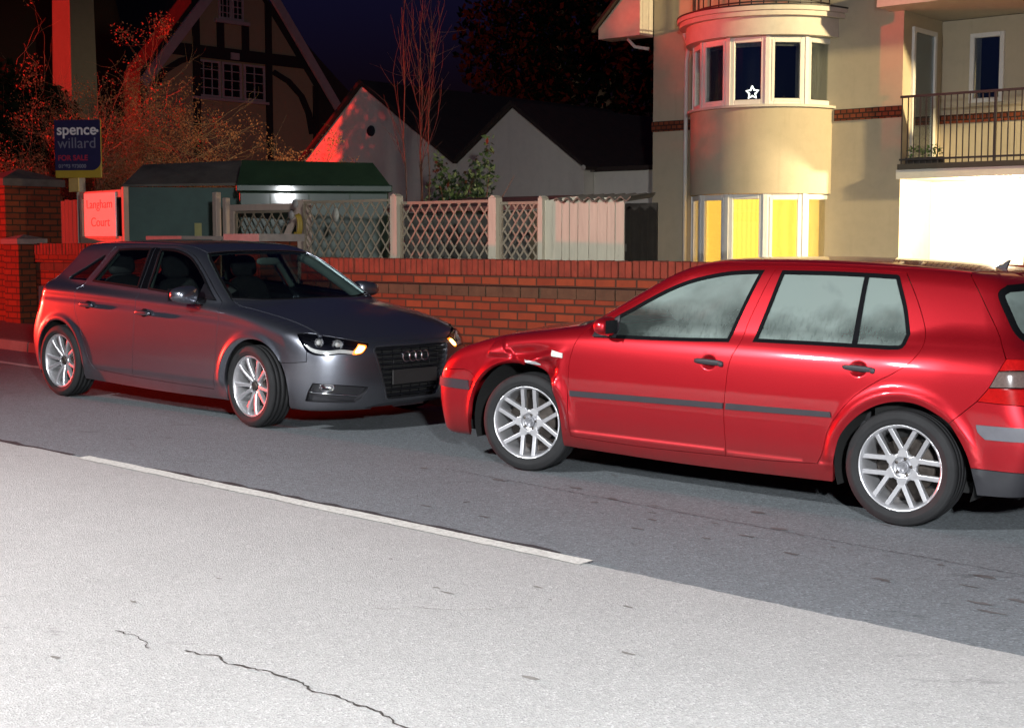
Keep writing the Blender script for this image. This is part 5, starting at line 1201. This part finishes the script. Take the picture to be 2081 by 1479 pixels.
def arc_prism(mb, r0, r1, z0, z1, a0=-90, a1=90, n=120, c=(0, 0)):
    vs = []
    for i in range(n + 1):
        a = R(a0 + (a1 - a0) * i / n); d = (math.sin(a), -math.cos(a))
        for (r, z) in ((r0, z0), (r1, z0), (r1, z1), (r0, z1)): vs.append((c[0] + d[0] * r, c[1] + d[1] * r, z))
    fs = [(4 * i + k, 4 * i + 4 + k, 4 * i + 4 + (k + 1) % 4, 4 * i + (k + 1) % 4) for i in range(n) for k in range(4)] + [(0, 1, 2, 3), (4 * n + 3, 4 * n + 2, 4 * n + 1, 4 * n)]
    mb.add(vs, fs, smooth=False)
def win_unit(parent, M, w, h, z0, glass=None, fr=.07, depth=.07, name="window", opener=None):
    """framed pane centred at x=0, standing at z0, outside towards -y"""
    mb = MB(); x = w / 2
    mb.box((-x, -depth / 2, z0), (-x + fr, depth / 2, z0 + h), M=M); mb.box((x - fr, -depth / 2, z0), (x, depth / 2, z0 + h), M=M)
    mb.box((-x + fr, -depth / 2, z0), (x - fr, depth / 2, z0 + fr), M=M); mb.box((-x + fr, -depth / 2, z0 + h - fr), (x - fr, depth / 2, z0 + h), M=M)
    f = mb.build(name, M_UPVC, parent); bevel(f, .008, 1)
    mb = MB(); mb.box((-x + fr, -.004, z0 + fr), (x - fr, .004, z0 + h - fr), M=M); mb.build("pane", glass or M_WINGLASS, f)
    if opener:
        mb = MB(); i = .05; d = depth / 2 + .012; a, b = x - fr * .55, fr * .55
        for bx in ((-a, -a + i), (a - i, a)): mb.box((bx[0], -d, z0 + b), (bx[1], -d + .03, z0 + h - b), M=M)
        mb.box((-a + i, -d, z0 + b), (a - i, -d + .03, z0 + b + i), M=M); mb.box((-a + i, -d, z0 + h - b - i), (a - i, -d + .03, z0 + h - b), M=M)
        s = mb.build("sash", M_UPVC, f); bevel(s, .006, 1)
    return f
def build_flats():
    base = rd(-12.3, 20.85); base.z = .25; o = empty("apartment_building", base, "cream rendered block of flats with round two storey bay", "building", rotz=ROT); Z = lambda a: a - base.z
    mb = MB(); mb.box((-2.2, 0, -.6), (2.49, .35, Z(8.0))); mb.box((-2.2, .351, -.6), (-1.9, 9, Z(8.0))); mb.box((2.19, .352, -.6), (2.489, 4.0, Z(8.0)))
    mb.build("wall", M_RENDER, o)
    mb = MB(); mb.box((2.491, 1.42, Z(2.79)), (9, 1.7, Z(5.14))); mb.box((2.491, 1.42, Z(5.52)), (9, 1.7, Z(8))); mb.box((4.42, .1, -.6), (9, .4, Z(2.53))); mb.build("recess_wall", M_RENDER, o)
    mb = MB(); mb.box((2.491, 1.15, -.6), (4.418, 1.35, Z(2.555))); mb.build("porch_wall", M_WHITEWALL, o)
    mb = MB(); mb.box((2.4905, -.16, Z(2.56)), (9, 1.7, Z(2.70))); b = mb.build("balcony_slab", M_WHITEWALL, o)
    mb = MB(); mb.box((2.52, -.18, Z(2.702)), (9, 1.41, Z(2.785))); mb.build("balcony_deck", plain("dark_deck", (.05, .045, .04), .8), b)
    mb = MB(); mb.box((2.30, -.55, Z(5.15)), (9, 2.6, Z(5.50))); b2 = mb.build("upper_balcony_slab", M_FASCIA, o)
    # railing
    mb = MB(); mb.box((2.52, -.13, Z(3.80)), (9, -.09, Z(3.835))); mb.box((2.52, -.125, Z(2.84)), (9, -.095, Z(2.87))); r_ = mb.build("railing", M_RAIL, o)
    for i in range(44):
        x = 2.55 + i * .098; mb = MB(); w = .018 if i % 16 == 15 else .0075; mb.box((x - w, -.11 - w, Z(2.786)), (x + w, -.11 + w, Z(3.799))); mb.build("baluster", M_RAIL, r_)
    # door and window on the balcony
    for M, w, z0, h in ((Matrix.Translation((2.50, .73, 0)) @ Matrix.Rotation(R(90), 4, 'Z'), .86, 2.80, 2.14), (Matrix.Translation((3.255, 1.41, 0)), .56, 3.80, 1.10)):
        f = win_unit(o, M, w, h, Z(z0), fr=.075)
        mb = MB(); mb.box((-w / 2 + .02, .006, Z(z0) + .05), (w / 2 - .02, .009, Z(z0) + h - .05), M=M); mb.build("room", M_ROOMDARK, f)
        mb = MB(); mb.box((-w / 2 + .08, .0045, Z(z0) + .08), (-w / 2 + .18, .0058, Z(z0) + h - .08), M=M); mb.build("curtain", M_NET, f)
    # brick band
    mb = MB()
    mb.box((-2.215, -.022, Z(3.52)), (-1.42, -.001, Z(3.70))); mb.build("brick_band", M_BAND, o); mb = MB(); mb.box((1.34, -.022, Z(3.52)), (2.505, -.001, Z(3.70)))
    mb.build("brick_band", M_BAND, o); mb = MB(); mb.box((2.492, 1.40, Z(3.50)), (9, 1.4185, Z(3.64))); mb.build("brick_band", M_BAND, o)
    # the bay
    c = (.03, .12); r = 1.27
    mb = MB(); arc_prism(mb, r - .12, r, Z(2.36), Z(3.72), c=c); bay = mb.build("bay", M_RENDER, o); mb = MB(); arc_prism(mb, r - .12, r, -.6, Z(.75), c=c); mb.build("bay_plinth", M_RENDER, bay)
    mb = MB(); arc_prism(mb, r - .3, r + .09, Z(4.84), Z(5.20), c=c); fa = mb.build("bay_fascia", M_FASCIA, bay)
    mb = MB(); arc_prism(mb, .02, r + .24, Z(5.202), Z(5.27), c=c); arc_prism(mb, r + .10, r + .20, Z(5.125), Z(5.1995), c=c); mb.build("bay_roof", M_FASCIA, bay)
    mb = MB(); arc_prism(mb, .02, r + .25, Z(5.272), Z(5.295), c=c); mb.build("roof_covering", M_RAIL, bay)
    mb = MB(); arc_prism(mb, r - .2, r + .06, Z(3.722), Z(3.762), c=c); mb.build("bay_sill", M_FASCIA, bay); mb = MB(); arc_prism(mb, r - .2, r + .06, Z(.752), Z(.79), c=c); mb.build("bay_sill", M_FASCIA, bay)
    mb = MB(); arc_prism(mb, .55, .60, Z(3.76), Z(4.83), c=c); arc_prism(mb, .05, r - .15, Z(3.66), Z(3.72), c=c); arc_prism(mb, .05, r - .31, Z(4.83), Z(5.1), c=c); mb.build("bay_room", M_ROOMDARK, bay)
    ap = 1.16
    for k, a in enumerate((-75, -45, -15, 15, 45, 75)):
        Mw = Matrix.Translation((c[0], c[1], 0)) @ Matrix.Rotation(R(a), 4, 'Z') @ Matrix.Translation((0, -ap, 0))
        win_unit(bay, Mw, .60, 1.07, Z(3.764), fr=.085, opener=k in (2, 4)); win_unit(bay, Mw, .60, 1.565, Z(.79), fr=.085, opener=k in (2, 4))
        mb = MB(); mb.box((-.255, .10, Z(.9)), (.255, .12, Z(2.32)), M=Mw); mb.build("blind", M_LITBLIND, bay)
        if k in (2, 5):
            mb = MB(); x0, x1 = ((-.24, -.09) if k == 2 else (-.24, .24)); vs = []; n = 24
            for i in range(n + 1):
                x = x0 + (x1 - x0) * i / n; y = .10 + .018 * math.sin(i * 1.9)
                for z in (Z(3.78), Z(4.82)): vs.append(Mw @ Vector((x, y, z)))
            mb.add(vs, [(2 * i, 2 * i + 2, 2 * i + 3, 2 * i + 1) for i in range(n)]); mb.build("curtain", M_DRAPE if k == 2 else M_NET, bay)
        if k in (2, 3, 4, 5):
            mb = MB(); mb.box((-.24, .06, Z(4.69)), (.24, .085, Z(4.77)), M=Mw); mb.build("blind_roll", M_NET, bay)
    for a in (-60, -30, 0, 30, 60):
        Mw = Matrix.Translation((c[0], c[1], 0)) @ Matrix.Rotation(R(a), 4, 'Z') @ Matrix.Translation((0, -ap - .035, 0))
        for z0, z1 in ((3.764, 4.836), (.79, 2.355)): mb = MB(); mb.box((-.032, -.05, Z(z0)), (.032, .06, Z(z1)), M=Mw); mb.build("mullion", M_UPVC, bay)
    # railing on the bay roof
    mb = MB()
    for i in range(19):
        a = R(-80 + 160 * i / 18); p = (c[0] + 1.25 * math.sin(a), c[1] - 1.25 * math.cos(a)); mb.box((p[0] - .008, p[1] - .008, Z(5.296)), (p[0] + .008, p[1] + .008, Z(6.2)))
    arc_prism(mb, 1.23, 1.27, Z(6.2), Z(6.24), -80, 80, c=c); arc_prism(mb, 1.235, 1.265, Z(5.36), Z(5.38), -80, 80, c=c); mb.build("bay_railing", M_RAIL, bay)
    mb = MB(); mb.tube([(-1.47, -.06, -.3), (-1.47, -.06, Z(4.7)), (-1.40, -.10, Z(4.95)), (-1.32, -.35, Z(5.1))], .036, 10); mb.build("drainpipe", M_UPVC, o)
    # verge at the left corner
    mb = MB(); mb.prism([(-3.10, Z(5.17)), (-2.205, Z(5.17)), (-2.205, Z(6.03)), (-1.2, Z(6.85)), (-1.2, Z(7.15)), (-3.10, Z(5.36))], 1, -.42, -.02); mb.build("bargeboard", M_FASCIA, o)
    mb = MB(); mb.prism([(-3.2, Z(5.30)), (-3.2, Z(5.37)), (-1.2, Z(7.26)), (-1.2, Z(7.17))], 1, -.50, 9.2); mb.build("roof", M_ROOFDK, o)
    mb = MB(); mb.tube([(-2.62, -.2, Z(5.16)), (-2.5, -.15, Z(5.02)), (-2.26, -.06, Z(4.97))], .03, 8); mb.build("overflow_pipe", M_UPVC, o)
    # things on the window boards
    Mw = o.matrix_basis @ Matrix.Translation((c[0], c[1], 0)) @ Matrix.Rotation(R(15), 4, 'Z') @ Matrix.Translation((.04, -ap + .11, 0))
    mb = MB(); pts = []
    for i in range(10): a = R(90 + 36 * i); q = .105 if i % 2 == 0 else .050; pts.append((q * math.cos(a), 0, Z(3.97) + q * math.sin(a)))
    mb.tube(pts + [pts[0], pts[1]], .015, 8)
    st = mb.build("window_star", emitter("star_lit", (1.0, .93, .78), 7.0)); st.matrix_world = Mw; tag(st, "lit star ornament standing in the upper bay window", "ornament")
    mb = MB(); mb.box((-.05, -.03, Z(3.722)), (.05, .03, Z(3.745))); mb.box((-.006, -.006, Z(3.746)), (.006, .006, Z(3.90))); mb.build("stand", M_OLDWOOD, st)
    Mw = o.matrix_basis @ Matrix.Translation((c[0], c[1], 0)) @ Matrix.Rotation(R(45), 4, 'Z') @ Matrix.Translation((.0, -ap + .12, 0))
    mb = MB(); mb.box((-.15, -.03, Z(3.722)), (.15, .03, Z(3.755)))
    for i in range(7): x = -.132 + .044 * i; mb.box((x - .007, -.007, Z(3.756)), (x + .007, .007, Z(3.81 + .035 * (3 - abs(i - 3)))))
    ca = mb.build("candle_arch", plain("candle_wood", (.16, .12, .09), .7)); ca.matrix_world = Mw; tag(ca, "unlit stepped candle arch on the upper bay window board", "ornament")
    # the lamp under the balcony
    L = empty("porch_lamp", rd(-8.12, 21.10, z=2.40), "glaring white bulkhead lamp under the balcony edge", "lamp", rotz=ROT)
    mb = MB(); mb.box((-.10, -.06, .135), (.10, .06, .155)); mb.build("backplate", M_RAIL, L)
    blob("globe", (0, 0, .075), (.085, .075, .06), emitter("lamp_lit", (1.0, .90, .70), 60.0), L, 2.2, 20)
    lamp("porch_lamp_light", 'POINT', rd(-8.12, 20.98, z=2.36), 850, (1.0, .80, .52), .07)
    # plant trough on the balcony
    base = rd(-12.3 + 2.85, 20.85 + .05, z=2.79)
    mb = MB(); mb.box((-.28, -.06, 0), (.30, .08, .10)); t_ = mb.build("plant_trough", plain("dark_trough", (.04, .035, .03), .8)); t_.location = base; t_.rotation_euler = (0, 0, ROT); tag(t_, "low plant trough behind the balcony railing", "planter")
    leaf_cloud("leaves", [(Vector((x, 0, .20)), Vector((.09, .05, .10))) for x in (-.2, -.05, .1, .22)], 180, .05, plain("trough_leaf", (.10, .20, .04), .7, var=.4), t_, 5)

def leaf_cloud(name, blobs, n, size, material, parent, seed, up=0.0, aspect=.55):
    """leaf-sized faces spread through ellipsoids (center, radii)"""
    rg = np.random.default_rng(seed); vs = np.zeros((n * 4, 3)); w = np.array([b[1].x * b[1].y * b[1].z for b in blobs]) ** .8; idx = rg.choice(len(blobs), n, p=w / w.sum())
    C = np.array([tuple(b[0]) for b in blobs])[idx]; S = np.array([tuple(b[1]) for b in blobs])[idx]
    d = rg.normal(size=(n, 3)); d /= np.linalg.norm(d, axis=1, keepdims=True); rad = rg.random(n) ** .45
    p = C + d * S * rad[:, None]; a = rg.normal(size=(n, 3)); a[:, 2] += up; a /= np.linalg.norm(a, axis=1, keepdims=True)
    b = np.cross(a, rg.normal(size=(n, 3))); b /= np.linalg.norm(b, axis=1, keepdims=True); s = size * rg.uniform(.6, 1.3, n)[:, None]
    vs[0::4] = p - a * s * .5; vs[1::4] = p + b * s * aspect * .5; vs[2::4] = p + a * s * .5; vs[3::4] = p - b * s * aspect * .5
    me = bpy.data.meshes.new(name); me.vertices.add(4 * n); me.vertices.foreach_set('co', vs.ravel()); me.loops.add(4 * n); me.loops.foreach_set('vertex_index', np.arange(4 * n)); me.polygons.add(n)
    me.polygons.foreach_set('loop_start', np.arange(0, 4 * n, 4)); me.polygons.foreach_set('loop_total', np.full(n, 4)); me.update(calc_edges=True); me.validate(); me.materials.append(material)
    return link(bpy.data.objects.new(name, me), parent)
def twigs(name, paths, material, parent, r=.006):
    """thin three-sided stems along many short paths (arrays of points), one mesh"""
    V = []; Fc = []
    for P, r0, r1 in paths:
        n = len(P); o = len(V)
        for i, p in enumerate(P):
            t = (P[min(i + 1, n - 1)] - P[max(i - 1, 0)]); t = t / (np.linalg.norm(t) + 1e-9); u = np.cross(t, (0.31, .52, .8)); u /= np.linalg.norm(u) + 1e-9; w = np.cross(t, u); rr = r0 + (r1 - r0) * i / (n - 1)
            for k in range(3): a = 2.0944 * k; V.append(p + (u * math.cos(a) + w * math.sin(a)) * rr)
        for i in range(n - 1):
            for k in range(3): Fc.append((o + 3 * i + k, o + 3 * i + (k + 1) % 3, o + 3 * i + 3 + (k + 1) % 3, o + 3 * i + 3 + k))
    me = bpy.data.meshes.new(name); me.from_pydata([tuple(v) for v in V], [], Fc); me.materials.append(material); me.update()
    return link(bpy.data.objects.new(name, me), parent)
def grow(rg, p, d, L, depth, out, r, spread, up, curl):
    n = 5; P = [p]; d = d / np.linalg.norm(d)
    for i in range(n):
        d = d + rg.normal(size=3) * curl + np.array([0, 0, up]); d /= np.linalg.norm(d); P.append(P[-1] + d * L / n)
    out.append((np.array(P), r, r * .45))
    if depth > 0:
        for k in range(rg.integers(4, 7)):
            i = rg.integers(1, n + 1); q = P[i]; e = d + rg.normal(size=3) * spread; grow(rg, q, e, L * rg.uniform(.45, .7), depth - 1, out, r * .55, spread, up * .6, curl * 1.2)
M_TWIG = plain("twig_bark", (.34, .20, .11), .85, var=.4, scale=3); M_TWIG2 = plain("sapling_bark", (.13, .05, .035), .8, var=.3)
M_LEAFDRY = plain("reddened_dry_leaf", (.40, .15, .065), .8, var=.6, scale=2.5); M_LEAFDK = plain("dark_leaf", (.009, .014, .007), .9, var=.6, scale=1.5, spec=.05); M_LEAFGR = plain("shrub_leaf", (.035, .065, .025), .55, var=.5, scale=4)  # dry leaves reddened, so their colour carries some of the red beacon light
def build_plants():
    # (name, label, X, Y, stems, spread radius, stem length, seed, leaves)
    for lab, X, Y, ns, rad, Ls, seed, nl, top in (
        ("tall bare twiggy shrub lit red, in front of the chimney", -8.0, 26.8, 34, 1.3, 2.6, 1, 15000, 4.7),
        ("red tinted twiggy shrub at the left frame edge behind the brick pier", -9.6, 24.7, 30, 1.25, 1.35, 2, 16000, 3.3),
        ("dim brown shrub spreading below the timbered gable", -4.85, 26.0, 24, 1.5, 1.75, 3, 15000, 3.1)):
        base = Vector((X, Y, 0)); base.z = gz(X, Y) + .05; o = empty("shrub", base, lab, "shrub", "bare shrubs behind the wall"); rg = np.random.default_rng(seed); out = []
        for k in range(ns):
            a = rg.uniform(0, 6.28); q = rad * math.sqrt(rg.random()); d = np.array([math.cos(a) * .40 * q, math.sin(a) * .40 * q, 1.0])
            grow(rg, np.array([q * math.cos(a) * .8, q * math.sin(a) * .8, 0]), d, Ls * rg.uniform(.7, 1.15), 3, out, .016, .75, .06, .12)
        twigs("stems", out, M_TWIG, o)
        tips = [p[0][-1] for p in out]; pick = rg.choice(len(tips), min(900, len(tips))); bl = [(Vector(tuple(tips[i])), Vector((.26, .26, .22))) for i in pick]
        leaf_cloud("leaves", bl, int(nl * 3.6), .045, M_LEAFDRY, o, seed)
    base = Vector((-1.30, 20.0, 0)); base.z = gz(base.x, base.y); o = empty("sapling", base, "slim leafless sapling with upright reddish stems", "tree"); rg = np.random.default_rng(12); out = []
    for dx, Lh, cx in ((-.16, 4.55, -.06), (.03, 4.5, .0), (.10, 4.3, .05), (.0, 3.9, .02)):
        P = [np.array([0, 0, 0.0])]; P += [np.array([dx * min(1, z / 1.6) + cx * (z / 4) + rg.normal() * .012, rg.normal() * .05, z]) for z in np.linspace(.5, Lh, 12)]; out.append((np.array(P), .014, .005))
        for k in range(7):
            i = rg.integers(6, 12); q = P[i]; e = np.array([rg.normal() * .3, rg.normal() * .3, 1.0]); grow(rg, q, e, rg.uniform(.5, 1.0), 1, out, .006, .4, .08, .06)
    twigs("stems", out, M_TWIG2, o)
    base = Vector((-.80, 23.0, 0)); base.z = gz(base.x, base.y); o = empty("evergreen_shrub", base, "dark green leafy shrub in front of the white gables", "shrub"); rg = np.random.default_rng(5); out = []
    for k in range(8): grow(rg, np.array([0, 0, 0.0]), np.array([rg.normal() * .2, rg.normal() * .15, 1]), 1.5, 1, out, .02, .4, .1, .06)
    twigs("stems", out, M_TWIG2, o)
    leaf_cloud("leaves", [(Vector((-.33, 0, 2.15)), Vector((.34, .3, .42))), (Vector((0, 0, 2.0)), Vector((.45, .4, .45))), (Vector((.30, 0, 2.3)), Vector((.30, .3, .40))), (Vector((.42, 0, 2.75)), Vector((.12, .12, .30))), (Vector((-.38, 0, 2.5)), Vector((.12, .12, .22))), (Vector((0, 0, 1.2)), Vector((.5, .4, .9)))], 1500, .10, M_LEAFGR, o, 6)
    base = Vector((-9.6, 28.4, 0)); base.z = gz(base.x, base.y); o = empty("beacon_screen", base, "added dense evergreen screen keeping the red beacon off the white gables", "beacon_screen"); mb = MB()  # leafy screen added to keep red beacon light off the gables
    for k in range(6): mb.tube([(0, -2 + .8 * k, -.2), (.1, -2 + .8 * k, 2), (0, -2 + .8 * k, 3.6)], [.06, .05, .02], 6)
    mb.build("stem", M_TWIG, o); leaf_cloud("leaves", [(Vector((0, -2.1 + .85 * k, 2.2)), Vector((.9, .80, 2.15 + .2 * (k % 2)))) for k in range(5)], 24000, .17, M_LEAFDK, o, 31)
    for lab, X, Y, trunk, blobs, nl, seed in (
        ("broad dark tree standing behind the white gables", 1.25, 40, 5.0, [((-1.2, 0, 6.6), (1.7, 1.6, 1.9)), ((.9, .3, 6.9), (1.9, 1.7, 2.3)), ((2.4, 0, 5.6), (1.5, 1.5, 1.7)), ((0, 0, 8.8), (1.7, 1.5, 1.5)), ((1.7, .2, 8.9), (1.6, 1.4, 1.5)), ((-.3, -.4, 5.0), (1.5, 1.2, 1.2)), ((3.3, .3, 7.4), (1.4, 1.3, 1.9))], 15000, 21),
        ("dark tree at the top left corner beside the chimney", -14.5, 46, 4.0, [((-1.0, 0, 5.6), (2.0, 1.8, 2.0)), ((1.1, 0, 6.1), (1.6, 1.5, 2.2)), ((-2.8, 0, 4.6), (1.6, 1.5, 1.6)), ((0, 0, 3.8), (2.6, 1.6, 1.4))], 8000, 22)):
        base = Vector((X, Y, 0)); base.z = gz(X, Y); o = empty("tree", base, lab, "tree"); rg = np.random.default_rng(seed); mb = MB(); mb.tube([(0, 0, -.2), (.1, 0, trunk * .5), (0, .1, trunk), (.15, .1, trunk + 2.5)], [.30, .24, .18, .06], 10)
        for bc, br in blobs: mb.tube([(0, .05, trunk * .75), (bc[0] * .5, bc[1] * .5, (trunk * .8 + bc[2]) / 2), bc], [.13, .09, .03], 7)
        mb.build("trunk", M_TWIG, o); leaf_cloud("crown", [(Vector(a), Vector(b)) for a, b in blobs], nl, .24, M_LEAFDK, o, seed)

def build_gables():
    base = rd(-20.5, 22.0); base.z = .35; o = empty("garage_block", base, "pair of low white gables with dark tiled roofs", "building", rotz=ROT); Z = lambda a: a - base.z; X = lambda s: s + 20.5
    for i, (a, ap, az, b, za, zb) in enumerate(((-25.3, -23.09, 5.06, -20.30, 3.28, 3.24), (-20.28, -18.70, 4.32, -16.92, 3.22, 3.08))):
        mb = MB(); mb.prism([(X(a), -.6), (X(b), -.6), (X(b), Z(zb)), (X(ap), Z(az)), (X(a), Z(za))], 1, 0, 9); w = mb.build("gable_wall", M_GABLEW, o)
        mb = MB(); t = .07; da, db = (ap - a), (b - ap); ea = .16; sl = (az - za) / da; sr = (az - zb) / db
        lx, lz = X(a) - ea, Z(za) - ea * sl; rx, rz = X(b) + ea, Z(zb) - ea * sr
        if i == 0: rx, rz = X(b), Z(zb)
        else: lx, lz = X(a), Z(za)
        mb.prism([(lx, lz + .004), (X(ap), Z(az) + .004), (X(ap), Z(az) + t + .03), (lx, lz + t + .004)], 1, -.14, 9.2); mb.prism([(X(ap) + .001, Z(az) + .004), (rx, rz + .004), (rx, rz + t + .004), (X(ap) + .001, Z(az) + t + .03)], 1, -.14, 9.2); mb.build("roof", M_ROOFDK, o)
    mb = MB(); mb.lathe([(0, -.05), (.10, -.05), (.12, -.02), (.12, -.001), (0, -.001)], 16, c=(X(-22.85), 0, Z(4.03))); mb.build("wall_vent", M_ROOMDARK, o)
    mb = MB(); mb.box((X(-16.90), .3, -.5), (X(-15.4), 3, Z(2.95))); mb.build("side_wall", M_GABLEW, o)
    mb = MB(); mb.box((X(-17.1), .2, Z(2.955)), (X(-14.6), 3.2, Z(3.04))); mb.build("side_roof", M_ROOFDK, o)
    mb = MB(); mb.tube([(X(-16.82), -.16, Z(3.02)), (X(-16.82), 2.5, Z(3.02))], .05, 8); mb.build("gutter", M_FASCIA, o)

def build_tudor():
    base = Vector((-7.9, 42.0, .68)); o = empty("timbered_house", base, "dark half timbered house with white bargeboards and steep gable", "building", rotz=R(47)); Z = lambda a: a - base.z
    cw = render_wall("old_cream_panel", (.34, .27, .16)); beam = plain("black_timber", (.014, .012, .011), .8); wb = plain("old_white_board", (.40, .34, .32), .7)
    mb = MB(); mb.prism([(-3.2, -.7), (2.74, -.7), (2.74, Z(6.25)), (-.10, Z(9.75)), (-3.2, Z(6.2))], 1, 0, .3); mb.build("gable_wall", cw, o)
    mb = MB(); mb.prism([(-3.21, -.7), (2.75, -.7), (4.9, -.7), (4.9, Z(5.9)), (3.2, Z(7.2)), (1.1, Z(8.9)), (-.10, Z(10.1)), (-3.21, Z(6.35))], 1, .31, 9); mb.build("roof", M_ROOFDK, o)
    mb = MB(); mb.prism([(-11, -.7), (-3.22, -.7), (-3.22, Z(7.5)), (-4.2, Z(11.5)), (-9.5, Z(11.5)), (-11, Z(6))], 1, 1.2, 9); mb.build("side_roof", plain("black_slates", (.010, .009, .009), .9, spec=.1), o)
    for (a, b) in (((-3.6, 5.90), (-.10, 10.03)), ((3.45, 5.55), (-.10, 10.03))):
        mb = MB(); d = Vector((b[0] - a[0], b[1] - a[1])).normalized(); n = Vector((-d.y, d.x)) * .14; mb.prism([(a[0] + n.x, Z(a[1] + n.y)), (a[0] - n.x, Z(a[1] - n.y)), (b[0] - n.x, Z(b[1] - n.y)), (b[0] + n.x, Z(b[1] + n.y))], 1, -.40, -.32); mb.build("bargeboard", wb, o)
    P = lambda px: (px - 490) / 68.3 / .68 * (1 + (px - 490) * .00022); Q = lambda py: Z(1.59 + (497 - py) / 68.3)
    for x0, x1, y0, y1, nm in ((408, 419, 20, 330, "post"), (448, 459, 66, 116, "post"), (489, 500, 68, 120, "post"), (528, 538, 14, 330, "post"), (376, 606, 116, 139, "cross_beam")):
        mb = MB(); mb.box((P(x0), -.06 if nm == "post" else -.075, Q(y1)), (P(x1), -.002, Q(y0))); mb.build(nm, beam, o)
    for pts in ([(540, 152), (566, 168), (588, 196), (600, 230), (606, 272)], [(409, 140), (388, 150), (362, 172), (345, 205)]):
        mb = MB(); L = []; Rr = []
        for i, p in enumerate(pts):
            a = Vector(pts[max(i - 1, 0)]); b = Vector(pts[min(i + 1, len(pts) - 1)]); d = (b - a).normalized(); n = Vector((-d.y, d.x)) * 5
            L.append((P(p[0] + n.x), Q(p[1] + n.y))); Rr.append((P(p[0] - n.x), Q(p[1] - n.y)))
        mb.prism(L + Rr[::-1], 1, -.055, -.003); mb.build("curved_brace", beam, o)
    mb = MB(); mb.box((P(608), -.07, Q(300)), (P(616), -.002, Q(172))); mb.build("post", beam, o)
    def casement(x0, x1, y0, y1, cols, rows):
        mb = MB(); f = .06; a, b, c, d = P(x0), P(x1), Q(y1), Q(y0)
        mb.box((a, -.05, c), (a + f, -.004, d)); mb.box((b - f, -.05, c), (b, -.004, d)); mb.box((a + f, -.05, c), (b - f, -.004, c + f)); mb.box((a + f, -.05, d - f), (b - f, -.004, d))
        for i in range(1, cols): x = a + (b - a) * i / cols; mb.box((x - .012, -.045, c + f), (x + .012, -.006, d - f))
        for i in range(1, rows): z = c + (d - c) * i / rows; mb.box((a + f, -.0445, z - .012), (b - f, -.0065, z + .012))
        w = mb.build("window", wb, o); mb = MB(); mb.box((a + f, -.012, c + f), (b - f, -.008, d - f)); mb.build("pane", M_GLOSSBLK, w)
    for x0, x1 in ((411, 452), (455, 487), (491, 526)): casement(x0, x1, 143, 214, 3 if x0 < 420 else 2, 4)
    casement(451, 472, -6, 60, 3, 5); casement(473, 492, -6, 60, 2, 5)
    mb = MB(); mb.box((P(444), -.12, Q(68)), (P(500), -.002, Q(61))); mb.build("window_sill", wb, o); mb = MB(); mb.box((P(406), -.12, Q(220)), (P(530), -.002, Q(215))); mb.build("window_sill", wb, o)
    mb = MB(); mb.box((P(468), -.13, Q(137)), (P(481), -.08, Q(124))); mb.build("lamp_box", wb, o)
    # chimney stack
    c = Vector((-11.6, 38.0, .6)); ch = empty("chimney_stack", c, "tall pale chimney stack lit red on one side", "chimney", rotz=R(55)); Zc = lambda a: a - c.z
    mb = MB(); mb.add([(-.50, -.45, -.8), (.50, -.45, -.8), (.50, .45, -.8), (-.50, .45, -.8), (-.36, -.34, Zc(9.6)), (.36, -.34, Zc(9.6)), (.36, .34, Zc(9.6)), (-.36, .34, Zc(9.6))], [(0, 3, 2, 1), (4, 5, 6, 7), (0, 1, 5, 4), (1, 2, 6, 5), (2, 3, 7, 6), (3, 0, 4, 7)]); mb.build("shaft", render_wall("chimney_render", (.10, .095, .088)), ch)
    mb = MB(); mb.box((-.46, -.44, Zc(9.602)), (.46, .44, Zc(9.85))); mb.build("cap", M_ROOFDK, ch)
# ------------------------------------------------------------------ build everything
build_ground()
build_flats(); build_gables(); build_tudor()
wall_run("brick_wall", "long red brick wall with upright brick coping, right of the piers", -12.02, 6.0, 1.415)
wall_run("brick_wall", "short red brick wall at the left beside the tall pier", -17.5, -14.72, 1.57)
pier(-18.95, -18.22, 10.48, 11.35, 2.47, "tall brick pier with dark pointed cap at the left edge", M_BRICK, plain("slate_cap", (.12, .10, .085), .9, var=.3), .16, .10, .05)
pier(-18.12, -17.74, 10.38, 10.78, 1.63, "low brick pier with stone cap in front of the tall pier", M_BRICK, M_CAP, .06, .07, .03)
pier(-13.18, -12.66, 10.42, 10.98, 1.68, "square brick pier with flat stone cap at the right of the gateway", M_BRICK, M_CAP, 0, .085, .06)
pier(-14.70, -14.10, 10.42, 10.98, 1.66, "square brick pier with flat stone cap at the left of the gateway", M_BRICK, M_CAP, 0, .085, .06)
build_fences(); build_sheds(); build_signs(); build_plants()
build_red_car(); build_grey_car()
